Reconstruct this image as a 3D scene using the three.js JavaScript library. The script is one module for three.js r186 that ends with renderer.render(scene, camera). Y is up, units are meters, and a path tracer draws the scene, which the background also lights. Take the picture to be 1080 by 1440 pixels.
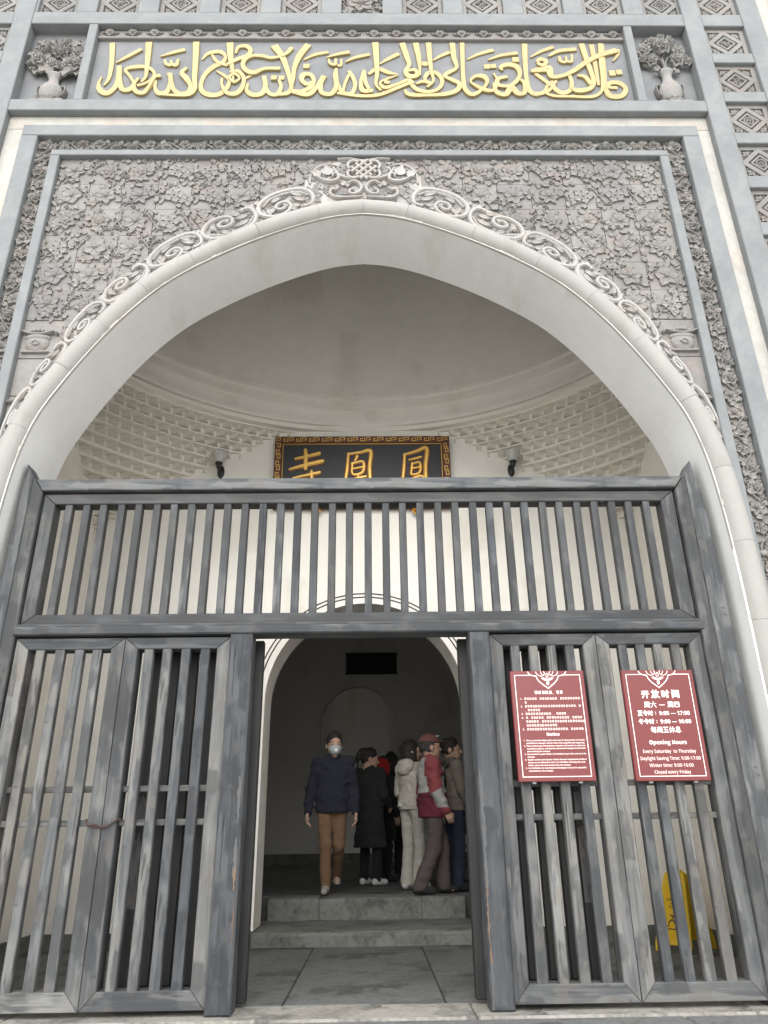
import * as THREE from 'three';
import { mergeGeometries, mergeVertices } from 'three/addons/utils/BufferGeometryUtils.js';

// ---------------------------------------------------------------- camera, sky, sun, exposure
const scene = new THREE.Scene();
const camera = new THREE.PerspectiveCamera(2 * Math.atan(720 / 1040) * 180 / Math.PI, 0.75, 0.1, 3000);
camera.position.set(0.0792, 0.869, 4.8);
camera.rotation.set(0.41362, -0.017925, -0.013906, 'YXZ');
const renderer = new THREE.WebGLRenderer();
renderer.toneMapping = THREE.LinearToneMapping;
renderer.toneMappingExposure = 1.3;
renderer.shadowMap.enabled = true;

const SUN_DIR = new THREE.Vector3(-0.10, 0.34, 0.93).normalize();
const SKY_LEVEL = 1.15;
{
  // overcast sky: brighter overhead than at the horizon, a little brighter round the hidden sun
  const W = 256, H = 128, d = new Float32Array(W * H * 4);
  for (let j = 0; j < H; j++) for (let i = 0; i < W; i++) {
    const el = ((j + 0.5) / H - 0.5) * Math.PI, az = ((i + 0.5) / W - 0.5) * 2 * Math.PI;
    const x = Math.cos(az) * Math.cos(el), y = Math.sin(el), z = Math.sin(az) * Math.cos(el);
    const c = Math.max(0, x * SUN_DIR.x + y * SUN_DIR.y + z * SUN_DIR.z);
    const l = SKY_LEVEL * (y > 0 ? 0.75 + 0.85 * y : 0.5) * (1 + 2.2 * Math.max(0, c) ** 3);
    const o = (j * W + i) * 4;
    d[o] = l * 0.99; d[o + 1] = l * 1.0; d[o + 2] = l * 1.015; d[o + 3] = 1;
  }
  const t = new THREE.DataTexture(d, W, H, THREE.RGBAFormat, THREE.FloatType);
  t.mapping = THREE.EquirectangularReflectionMapping;
  t.magFilter = t.minFilter = THREE.LinearFilter;
  t.needsUpdate = true;
  scene.background = t; scene.environment = t;
}
const sun = new THREE.DirectionalLight(new THREE.Color(1, 0.97, 0.92), 0.75);
sun.name = 'hazy_sun';
sun.position.copy(SUN_DIR).multiplyScalar(40);
sun.castShadow = true; sun.shadow.radius = 48;
Object.assign(sun.shadow.camera, { left: -12, right: 12, top: 12, bottom: -12, near: 1, far: 90 });
scene.add(sun);

// ---------------------------------------------------------------- random, noise, textures
function rng(seed) { let s = seed >>> 0; return () => { s = (s + 0x6d2b79f5) | 0; let t = Math.imul(s ^ (s >>> 15), 1 | s); t = (t + Math.imul(t ^ (t >>> 7), 61 | t)) ^ t; return ((t ^ (t >>> 14)) >>> 0) / 4294967296; }; }
const R0 = rng(7);
const pick = (r, a) => a[Math.floor(r() * a.length)];
const lerp = (a, b, t) => a + (b - a) * t, clamp = (x, a = 0, b = 1) => Math.min(b, Math.max(a, x)), smooth = (a, b, x) => { const t = clamp((x - a) / (b - a)); return t * t * (3 - 2 * t); };
function hash(x, y, s) { let h = Math.imul(x, 374761393) + Math.imul(y, 668265263) + Math.imul(s, 974634777) | 0; h = Math.imul(h ^ (h >>> 13), 1274126177); h ^= h >>> 16; return (h >>> 0) / 4294967296; }
function vnoise(x, y, px, py, s) {            // tileable value noise, period px by py cells
  const ix = Math.floor(x), iy = Math.floor(y), fx = x - ix, fy = y - iy, u = fx * fx * (3 - 2 * fx), v = fy * fy * (3 - 2 * fy), m = (a, n) => ((a % n) + n) % n;
  const a = hash(m(ix, px), m(iy, py), s), b = hash(m(ix + 1, px), m(iy, py), s), c = hash(m(ix, px), m(iy + 1, py), s), e = hash(m(ix + 1, px), m(iy + 1, py), s);
  return lerp(lerp(a, b, u), lerp(c, e, u), v);
}
function fbm(u, v, fx, fy, oct, s) { let t = 0, a = 0.5, n = 0; for (let i = 0; i < oct; i++) { t += a * vnoise(u * fx, v * fy, fx, fy, s + i * 17); n += a; a *= 0.5; fx *= 2; fy *= 2; } return t / n; }
function texture(w, h, fn, srgb = true) {     // fn(u, v) -> linear [r, g, b] or a number
  const d = new Uint8Array(w * h * 4), enc = (c) => 255 * (c <= 0.0031308 ? 12.92 * c : 1.055 * Math.pow(c, 1 / 2.4) - 0.055);
  for (let j = 0; j < h; j++) for (let i = 0; i < w; i++) {
    const c = fn((i + 0.5) / w, (j + 0.5) / h), o = (j * w + i) * 4;
    if (typeof c === 'number') d[o] = d[o + 1] = d[o + 2] = 255 * clamp(c);
    else for (let k = 0; k < 3; k++) d[o + k] = srgb ? enc(clamp(c[k])) : 255 * clamp(c[k]);
    d[o + 3] = 255;
  }
  const t = new THREE.DataTexture(d, w, h, THREE.RGBAFormat);
  if (srgb) t.colorSpace = THREE.SRGBColorSpace;
  t.wrapS = t.wrapT = THREE.RepeatWrapping; t.magFilter = THREE.LinearFilter; t.minFilter = THREE.LinearMipmapLinearFilter;
  t.needsUpdate = true;
  return t;
}
const mix3 = (a, b, t) => [lerp(a[0], b[0], t), lerp(a[1], b[1], t), lerp(a[2], b[2], t)];
const rep = (t, x, y) => { const c = t.clone(); c.repeat.set(x, y); c.needsUpdate = true; return c; };

// grain and blotches are stored as factors about 1 and tinted by each material's own colour
const T = {
  plaster: texture(512, 512, (u, v) => { const a = fbm(u, v, 3, 3, 5, 1), b = fbm(u, v, 24, 24, 3, 9), g = hash(u * 512 | 0, v * 512 | 0, 3), st = smooth(0.56, 0.75, fbm(u, v, 6, 4, 5, 21)); const k = 0.93 + 0.14 * (a - 0.5) + 0.07 * (b - 0.5) + 0.03 * (g - 0.5) - 0.08 * st; return [k, k * (1 - 0.012 * st), k * (1 - 0.04 * st)]; }),
  plasterBump: texture(512, 512, (u, v) => 0.5 + 0.55 * (fbm(u, v, 5, 5, 4, 5) - 0.5) + 0.25 * (fbm(u, v, 60, 60, 2, 6) - 0.5), false),
  paint: texture(512, 512, (u, v) => { const a = fbm(u, v, 4, 4, 5, 31), b = fbm(u, v, 30, 30, 3, 33), w = smooth(0.55, 0.72, fbm(u, v, 9, 5, 4, 37)), g = hash(u * 512 | 0, v * 512 | 0, 4); const k = 0.86 + 0.28 * (a - 0.5) + 0.12 * (b - 0.5) + 0.05 * (g - 0.5) + 0.10 * w; return [k * 0.99, k, k * (1.01 - 0.02 * w)]; }),
  carved: texture(512, 512, (u, v) => { const a = fbm(u, v, 4, 4, 5, 41), b = fbm(u, v, 40, 40, 3, 43), p = smooth(0.58, 0.75, fbm(u, v, 7, 7, 4, 47)), g = hash(u * 512 | 0, v * 512 | 0, 5); const k = 0.84 + 0.34 * (a - 0.5) + 0.22 * (b - 0.5) + 0.08 * (g - 0.5); return [k * (1 + 0.05 * p), k * (1 - 0.02 * p), k * (1 - 0.04 * p)]; }),
  carvedBump: texture(256, 256, (u, v) => 0.5 + 0.6 * (fbm(u, v, 12, 12, 4, 45) - 0.5), false),
  wood: texture(512, 1024, (u, v) => {
    const wv = u + 0.018 * (fbm(u, v, 3, 3, 3, 51) - 0.5), grain = fbm(wv, v, 70, 3, 3, 53), fine = fbm(wv, v, 180, 8, 2, 55), blot = fbm(u, v, 5, 5, 4, 57), patch = smooth(0.52, 0.66, fbm(u, v, 9, 6, 4, 59));
    const worn = smooth(0.56, 0.64, fbm(wv, v, 26, 3, 4, 61)) * smooth(0.4, 0.58, fbm(u, v, 6, 5, 3, 63)), crack = smooth(0.80, 0.86, fbm(wv, v, 90, 2, 2, 65)), blue = fbm(u, v, 6, 4, 3, 67);
    const streak = smooth(0.55, 0.68, fbm(wv, v, 22, 2, 4, 69)), rub = smooth(0.60, 0.70, fbm(wv, v, 16, 7, 4, 73));
    let c = mix3([0.50, 0.525, 0.55], [1.05, 1.05, 1.04], 0.32 + 1.5 * (blot - 0.45) + 1.1 * (grain - 0.5));
    c = mix3(c, [0.34, 0.35, 0.365], 0.75 * patch); c = mix3(c, [0.30, 0.295, 0.29], 0.7 * streak); c = mix3(c, [1.4, 1.37, 1.30], 0.6 * worn); c = mix3(c, [0.95, 0.86, 0.76], 0.5 * rub); c = mix3(c, [0.62, 0.66, 0.71], 0.2 * blue);
    c = c.map((q) => q * 0.82);
    for (let i = 0; i < 7; i++) { const kx = hash(i, 3, 71), ky = hash(i, 5, 71), dx = (Math.abs(u - kx) > 0.5 ? 1 - Math.abs(u - kx) : Math.abs(u - kx)) * 1.0, dy = (Math.abs(v - ky) > 0.5 ? 1 - Math.abs(v - ky) : Math.abs(v - ky)) * 1.6, r = Math.hypot(dx, dy); c = mix3(c, [0.30, 0.29, 0.28], 0.6 * (1 - smooth(0.007, 0.012 + 0.010 * hash(i, 9, 71), r))); }
    const k = 1 + 0.25 * (fine - 0.5) - 0.45 * crack;
    return [c[0] * k, c[1] * k, c[2] * k];
  }),
  woodBump: texture(512, 1024, (u, v) => { const wv = u + 0.018 * (fbm(u, v, 3, 3, 3, 51) - 0.5); return 0.5 + 0.5 * (fbm(wv, v, 70, 3, 3, 53) - 0.5) - 0.4 * smooth(0.80, 0.86, fbm(wv, v, 90, 2, 2, 65)); }, false),
  bare: texture(256, 1024, (u, v) => { // painted timber worn to brown wood in long patches
    const wv = u + 0.03 * (fbm(u, v, 3, 3, 3, 81) - 0.5), m = smooth(0.50, 0.60, fbm(wv, v, 8, 5, 5, 83)), gr = fbm(wv, v, 60, 3, 3, 85), bl = fbm(u, v, 5, 5, 4, 87);
    const grey = mix3([0.06, 0.06, 0.06], [0.12, 0.12, 0.12], bl), brown = mix3([0.07, 0.04, 0.024], [0.23, 0.145, 0.085], gr);
    return mix3(grey, brown, m * (0.5 + 0.5 * gr));
  }),
  stone: texture(1024, 1024, (u, v) => { const a = fbm(u, v, 4, 4, 6, 91), b = fbm(u, v, 50, 50, 3, 93), w = smooth(0.60, 0.70, fbm(u, v, 14, 14, 5, 95)) * smooth(0.5, 0.66, fbm(u, v, 4, 4, 3, 97)), dk = smooth(0.55, 0.72, fbm(u, v, 6, 6, 5, 99)); const k = 0.85 + 0.8 * (a - 0.5) + 0.55 * (b - 0.5) - 0.34 * dk + 1.5 * w; return [k, k, k * (0.97 + 0.03 * w)]; }),
  stoneBump: texture(512, 512, (u, v) => 0.5 + 0.6 * (fbm(u, v, 8, 8, 5, 94) - 0.5) + 0.2 * (fbm(u, v, 70, 70, 2, 96) - 0.5), false),
  cloth: texture(256, 256, (u, v) => { const k = 0.86 + 0.2 * (fbm(u, v, 8, 8, 4, 101) - 0.5) + 0.12 * (fbm(u, v, 90, 90, 2, 103) - 0.5); return [k, k, k]; }),
};
function std(name, rgb, o = {}) {
  const m = new THREE.MeshStandardMaterial({ roughness: 0.85, metalness: 0, ...o });
  m.name = name; m.color.setRGB(...rgb);
  return m;
}
const M = {
  white: std('white_plaster', [0.80, 0.80, 0.775], { map: rep(T.plaster, 0.5, 0.5), bumpMap: T.plasterBump, bumpScale: 0.003 }),
  soffit: std('soffit_plaster', [0.75, 0.748, 0.73], { map: rep(T.plaster, 0.7, 0.4), bumpMap: T.plasterBump, bumpScale: 0.004 }),
  cream: std('cream_plaster', [0.90, 0.86, 0.785], { map: rep(T.plaster, 0.4, 0.4), bumpMap: T.plasterBump, bumpScale: 0.003 }),
  band: std('band_plaster', [0.47, 0.455, 0.415], { map: rep(T.carved, 0.5, 0.5), bumpMap: T.plasterBump, bumpScale: 0.004 }),
  trim: std('grey_trim_paint', [0.206, 0.213, 0.214], { map: rep(T.paint, 0.9, 0.9), bumpMap: T.plasterBump, bumpScale: 0.002, roughness: 0.7 }),
  ground: std('grey_panel_stucco', [0.195, 0.196, 0.20], { map: rep(T.paint, 0.7, 0.7), bumpMap: T.plasterBump, bumpScale: 0.004 }),
  scroll: std('pale_carved_stucco', [0.41, 0.40, 0.375], { map: rep(T.carved, 1, 1), bumpMap: T.carvedBump, bumpScale: 0.003 }),
  vase: std('vase_stucco', [0.295, 0.288, 0.272], { map: rep(T.carved, 1, 1), bumpMap: T.carvedBump, bumpScale: 0.003 }),
  roll: std('roll_stucco', [0.32, 0.312, 0.288], { map: rep(T.plaster, 1.1, 0.6), bumpMap: T.plasterBump, bumpScale: 0.004 }),
  gold: std('pale_gold_paint', [0.41, 0.325, 0.14], { map: rep(T.carved, 2, 2), roughness: 0.42, metalness: 0.3 }),
  wood: std('weathered_grey_wood', [0.112, 0.116, 0.121], { map: T.wood, bumpMap: T.woodBump, bumpScale: 0.002, roughness: 0.8 }),
  woodPale: std('weathered_pale_wood', [0.165, 0.164, 0.161], { map: T.wood, bumpMap: T.woodBump, bumpScale: 0.002, roughness: 0.85 }),
  woodDark: std('painted_dark_wood', [0.062, 0.064, 0.067], { map: T.wood, bumpMap: T.woodBump, bumpScale: 0.002, roughness: 0.6 }),
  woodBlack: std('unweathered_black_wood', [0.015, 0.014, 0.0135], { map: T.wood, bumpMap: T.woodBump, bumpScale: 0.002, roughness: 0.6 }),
  woodBare: std('worn_brown_wood', [0.9, 0.9, 0.9], { map: T.bare, bumpMap: T.woodBump, bumpScale: 0.003, roughness: 0.8 }),
  stone: std('worn_grey_stone', [0.118, 0.12, 0.116], { map: rep(T.stone, 0.7, 0.7), bumpMap: T.stoneBump, bumpScale: 0.006 }),
  step: std('step_stone', [0.165, 0.168, 0.152], { map: rep(T.stone, 0.8, 0.8), bumpMap: T.stoneBump, bumpScale: 0.008 }),
  sill: std('pale_sill_stone', [0.27, 0.255, 0.23], { map: rep(T.stone, 0.9, 0.9), bumpMap: T.stoneBump, bumpScale: 0.006 }),
  kerb: std('dark_sill_stone', [0.13, 0.13, 0.13], { map: rep(T.stone, 1.2, 1.2), bumpMap: T.stoneBump, bumpScale: 0.006 }),
  street: std('street_paving', [0.56, 0.55, 0.525], { map: rep(T.stone, 0.3, 0.3) }),
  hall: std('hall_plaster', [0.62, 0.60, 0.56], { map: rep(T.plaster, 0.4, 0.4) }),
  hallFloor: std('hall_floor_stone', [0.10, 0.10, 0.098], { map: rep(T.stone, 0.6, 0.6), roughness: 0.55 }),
  black: std('black_paint', [0.012, 0.012, 0.012], { roughness: 0.6 }),
};
const CARVED = [[0.258, 0.245, 0.228], [0.242, 0.230, 0.215], [0.27, 0.258, 0.241], [0.236, 0.228, 0.218]].map((c, i) => std('carved_brick_' + 'abcd'[i], c, { map: rep(T.carved, 0.9 + 0.1 * i, 0.9 + 0.1 * i), bumpMap: T.carvedBump, bumpScale: 0.003 }));

// ---------------------------------------------------------------- object helpers
const used = {};
function numbered(n) { const k = used[n] = (used[n] ?? -1) + 1; return k ? n + '_' + String(k).padStart(3, '0') : n; }
function thing(name, label, category, pos = [0, 0, 0], turn = 0, group) {
  const o = new THREE.Group(); o.name = numbered(name); o.position.set(...pos); o.rotation.y = turn;
  o.userData = { label, category }; if (group) o.userData.group = group;
  scene.add(o); return o;
}
function add(parent, name, geo, mat, label) {
  const m = new THREE.Mesh(geo, mat); m.name = name; m.castShadow = m.receiveShadow = true;
  if (label) m.userData.label = label;
  parent.add(m); return m;
}
function struct(name, geo, mat) { const m = add(scene, numbered(name), geo, mat); m.userData.kind = 'structure'; return m; }

// ---------------------------------------------------------------- geometry helpers
function fromTris(p) { const g = new THREE.BufferGeometry(); g.setAttribute('position', new THREE.Float32BufferAttribute(p, 3)); g.computeVertexNormals(); return g; }
// box-projected uv in metres; the chosen axis (the grain) runs along v
function uvBox(g, grain = 'y', ou = 0, ov = 0) {
  if (g.index) g = g.toNonIndexed();
  if (!g.attributes.normal) g.computeVertexNormals();
  const p = g.attributes.position.array, n = p.length / 9, uv = new Float32Array(n * 6), ax = { x: 0, y: 1, z: 2 }[grain];
  for (let t = 0; t < n; t++) {
    const q = t * 9, e1 = [p[q + 3] - p[q], p[q + 4] - p[q + 1], p[q + 5] - p[q + 2]], e2 = [p[q + 6] - p[q], p[q + 7] - p[q + 1], p[q + 8] - p[q + 2]];
    const nn = [Math.abs(e1[1] * e2[2] - e1[2] * e2[1]), Math.abs(e1[2] * e2[0] - e1[0] * e2[2]), Math.abs(e1[0] * e2[1] - e1[1] * e2[0])];
    let k = nn[0] > nn[1] ? (nn[0] > nn[2] ? 0 : 2) : (nn[1] > nn[2] ? 1 : 2);
    const rest = [0, 1, 2].filter((a) => a !== k), V = rest.includes(ax) ? ax : rest[1], U = rest.find((a) => a !== V);
    for (let j = 0; j < 3; j++) { uv[t * 6 + j * 2] = p[q + j * 3 + U] + ou + k * 0.31; uv[t * 6 + j * 2 + 1] = p[q + j * 3 + V] + ov; }
  }
  g.setAttribute('uv', new THREE.BufferAttribute(uv, 2));
  return g;
}
// chamfered box between two corners
function cbox(x0, x1, y0, y1, z0, z1, c = 0.004, grain = 'y', ou = R0() * 3, ov = R0() * 3) {
  const lo = [Math.min(x0, x1), Math.min(y0, y1), Math.min(z0, z1)], hi = [Math.max(x0, x1), Math.max(y0, y1), Math.max(z0, z1)];
  c = Math.min(c, (hi[0] - lo[0]) / 3, (hi[1] - lo[1]) / 3, (hi[2] - lo[2]) / 3);
  const P = [], at = (s, a) => s.map((v, i) => (v > 0 ? hi[i] - (i === a ? 0 : c) : lo[i] + (i === a ? 0 : c)));
  const ctr = lo.map((v, i) => (v + hi[i]) / 2);
  const tri = (a, b, d) => { const n = [(b[1] - a[1]) * (d[2] - a[2]) - (b[2] - a[2]) * (d[1] - a[1]), (b[2] - a[2]) * (d[0] - a[0]) - (b[0] - a[0]) * (d[2] - a[2]), (b[0] - a[0]) * (d[1] - a[1]) - (b[1] - a[1]) * (d[0] - a[0])]; const m = [0, 1, 2].map((i) => (a[i] + b[i] + d[i]) / 3 - ctr[i]); (n[0] * m[0] + n[1] * m[1] + n[2] * m[2] >= 0) ? P.push(...a, ...b, ...d) : P.push(...a, ...d, ...b); };
  const quad = (a, b, d, e) => { tri(a, b, d); tri(a, d, e); };
  for (let a = 0; a < 3; a++) for (const s of [-1, 1]) {
    const b = (a + 1) % 3, d = (a + 2) % 3, S = (u, v) => { const r = [0, 0, 0]; r[a] = s; r[b] = u; r[d] = v; return r; };
    quad(at(S(-1, -1), a), at(S(1, -1), a), at(S(1, 1), a), at(S(-1, 1), a));
    for (const t of [-1, 1]) { // edge between face a=s and face b=t, along d
      const E = (w) => { const r = [0, 0, 0]; r[a] = s; r[b] = t; r[d] = w; return r; };
      quad(at(E(-1), a), at(E(1), a), at(E(1), b), at(E(-1), b));
    }
  }
  for (const i of [-1, 1]) for (const j of [-1, 1]) for (const k of [-1, 1]) tri(at([i, j, k], 0), at([i, j, k], 1), at([i, j, k], 2));
  return uvBox(fromTris(P), grain, ou, ov);
}
function extrude(pts, z0, z1, bevel = 0, grain = 'y') {     // polygon [[x, y], ...] from z0 to z1
  const s = new THREE.Shape(pts.map((p) => new THREE.Vector2(p[0], p[1])));
  const g = new THREE.ExtrudeGeometry(s, { depth: z1 - z0 - 2 * bevel, bevelEnabled: bevel > 0, bevelThickness: bevel, bevelSize: bevel, bevelOffset: -bevel, bevelSegments: 1, curveSegments: 6 });
  g.translate(0, 0, z0 + bevel);
  return uvBox(g, grain, R0(), R0());
}
const merge = (a) => mergeGeometries(a.map((g) => { g = g.index ? g.toNonIndexed() : g; for (const k of Object.keys(g.attributes)) if (!['position', 'normal', 'uv'].includes(k)) g.deleteAttribute(k); if (!g.attributes.uv) uvBox(g); return g; }));
const move = (g, x, y, z, rx = 0, ry = 0, rz = 0) => g.applyMatrix4(new THREE.Matrix4().compose(new THREE.Vector3(x, y, z), new THREE.Quaternion().setFromEuler(new THREE.Euler(rx, ry, rz)), new THREE.Vector3(1, 1, 1)));

// relief work in the x-y plane, rising towards +z: a builder of triangles
class Relief {
  constructor() { this.p = []; }
  quad(a, b, c, d) { this.p.push(...a, ...b, ...c, ...a, ...c, ...d); }
  tri(a, b, c) { this.p.push(...a, ...b, ...c); }
  // pts [[x, y, halfwidth], ...]; a band with sloping sides; round = arched top
  ribbon(pts, z0, h, { round = false, step = 0.012, top = 0.7, rise = 0.06 } = {}) {
    const c = pts.length < 3 ? new THREE.LineCurve3(new THREE.Vector3(...pts[0]), new THREE.Vector3(...pts[1])) : new THREE.CatmullRomCurve3(pts.map((q) => new THREE.Vector3(...q)), false, 'centripetal');
    const n = Math.max(3, Math.min(40, Math.ceil(c.getLength() / step))), S = [];
    for (let i = 0; i <= n; i++) { const q = c.getPoint(i / n), t = c.getTangent(i / n), l = Math.hypot(t.x, t.y) || 1; S.push([q.x, q.y, Math.max(0.001, q.z), t.x / l, t.y / l]); }
    const cap = (s, d) => (round ? [[0.95, 0.3], [0.62, 0.78]] : [[0.30, 0.93], [0.22, 0.99]]).map(([o, w]) => [s[0] + d * s[3] * s[2] * o, s[1] + d * s[4] * s[2] * o, s[2] * w, s[3], s[4]]);
    const A = cap(S[0], -1), Z = cap(S[n], 1); S.unshift(A[0], A[1]); S.push(Z[1], Z[0]);
    const prof = round ? [[-1, 0], [-0.85, 0.55], [-0.4, 0.93], [0.4, 0.93], [0.85, 0.55], [1, 0]] : [[-1, 0], [-0.96, 0.72], [-top, 1], [top, 1], [0.96, 0.72], [1, 0]];
    const row = (s, k = 0) => prof.map(([a, b]) => [s[0] - s[4] * s[2] * a, s[1] + s[3] * s[2] * a, z0 + h * b * (1 + rise * k)]);
    for (let i = 0; i + 1 < S.length; i++) { const r = row(S[i], i / (S.length - 1)), q = row(S[i + 1], (i + 1) / (S.length - 1)); for (let k = 0; k < 5; k++) this.quad(r[k + 1], r[k], q[k], q[k + 1]); }
    const e = row(S[0]), f = row(S[S.length - 1], 1);
    for (let k = 1; k < 5; k++) { this.tri(e[0], e[k], e[k + 1]); this.tri(f[0], f[k + 1], f[k]); }
    return this;
  }
  // a leaf or petal from its root; lobed outline, hollow or ridged along the middle
  leaf(x, y, ang, len, wid, z0, h, { lobes = 0, vein = 0.65, n = 7, bend = 0 } = {}) {
    const L = [], Rr = [], Sp = [];
    for (let i = 0; i <= n; i++) {
      const t = i / n, a = ang + bend * t, cx = x + Math.cos(ang + bend * t * 0.5) * len * t, cy = y + Math.sin(ang + bend * t * 0.5) * len * t;
      const w = wid * Math.pow(Math.sin(Math.PI * Math.pow(Math.min(0.995, 0.05 + 0.945 * t), 0.78)), 0.85) * (1 + (lobes ? 0.45 * Math.sin(t * lobes * Math.PI * 2 + 0.4) : 0)), nx = -Math.sin(a), ny = Math.cos(a);
      L.push([cx + nx * w, cy + ny * w]); Rr.push([cx - nx * w, cy - ny * w]); Sp.push([cx, cy, z0 + h * vein * (0.75 + 0.35 * Math.sin(Math.PI * t))]);
    }
    for (let i = 0; i < n; i++) {
      const b = (q) => [q[0], q[1], z0], u = (q, k) => [q[0], q[1], z0 + h * (0.8 + 0.2 * Math.sin((k / n) * Math.PI))];
      this.quad(b(L[i + 1]), b(L[i]), u(L[i], i), u(L[i + 1], i + 1)); this.quad(u(L[i + 1], i + 1), u(L[i], i), Sp[i], Sp[i + 1]);
      this.quad(Sp[i + 1], Sp[i], u(Rr[i], i), u(Rr[i + 1], i + 1)); this.quad(u(Rr[i + 1], i + 1), u(Rr[i], i), b(Rr[i]), b(Rr[i + 1]));
    }
    return this;
  }
  knob(x, y, r, z0, h, sides = 8) {
    const ring = (k, z) => Array.from({ length: sides }, (_, i) => [x + Math.cos(i / sides * 2 * Math.PI) * r * k, y + Math.sin(i / sides * 2 * Math.PI) * r * k, z]);
    const A = ring(1, z0), B = ring(0.9, z0 + 0.6 * h), C = ring(0.5, z0 + h);
    for (let i = 0; i < sides; i++) { const j = (i + 1) % sides; this.quad(A[i], A[j], B[j], B[i]); this.quad(B[i], B[j], C[j], C[i]); this.tri(C[i], C[j], [x, y, z0 + h * 1.08]); }
    return this;
  }
  curl(x, y, a0, r0, turns, w, z0, h, dir = 1) { // a scroll that winds in from radius r0
    const pts = [], n = Math.max(6, Math.round(turns * 10));
    for (let i = 0; i <= n; i++) { const t = i / n, r = r0 * (1 - 0.8 * t), a = a0 + dir * turns * 2 * Math.PI * t; pts.push([x + Math.cos(a) * r, y + Math.sin(a) * r, w * (1 - 0.35 * t)]); }
    this.ribbon(pts, z0, h, { round: true, step: 0.02 }); this.knob(x, y, w * 1.25, z0, h * 1.1, 6); return this;
  }
  flower(x, y, r, petals, z0, h, rnd, two = true) {
    const a0 = rnd() * 6.28;
    for (let i = 0; i < petals; i++) { const a = a0 + (i + 0.25 * (rnd() - 0.5)) / petals * 6.283; this.leaf(x + Math.cos(a) * r * 0.18, y + Math.sin(a) * r * 0.18, a, r * (0.78 + 0.2 * rnd()), r * 2.3 / petals * (0.85 + 0.3 * rnd()), z0, h, { vein: 0.5, n: 5, lobes: 0 }); }
    if (two) for (let i = 0; i < petals - 1; i++) { const a = a0 + 0.5 + i / (petals - 1) * 6.283; this.leaf(x, y, a, r * 0.55, r * 1.3 / petals, z0 + h * 0.35, h * 0.9, { vein: 0.6, n: 4 }); }
    this.knob(x, y, r * 0.2, z0, h * 1.45, 7); return this;
  }
  box(x0, x1, y0, y1, z0, z1) { const g = cbox(x0, x1, y0, y1, z0, z1, 0.002); this.p.push(...g.attributes.position.array); return this; }
  // map every point through f
  warp(f) { for (let i = 0; i < this.p.length; i += 3) { const q = f(this.p[i], this.p[i + 1], this.p[i + 2]); this.p[i] = q[0]; this.p[i + 1] = q[1]; this.p[i + 2] = q[2]; } return this; }
  geo(ou = R0() * 4, ov = R0() * 4) { return uvBox(fromTris(this.p), 'y', ou, ov); }
}

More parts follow.
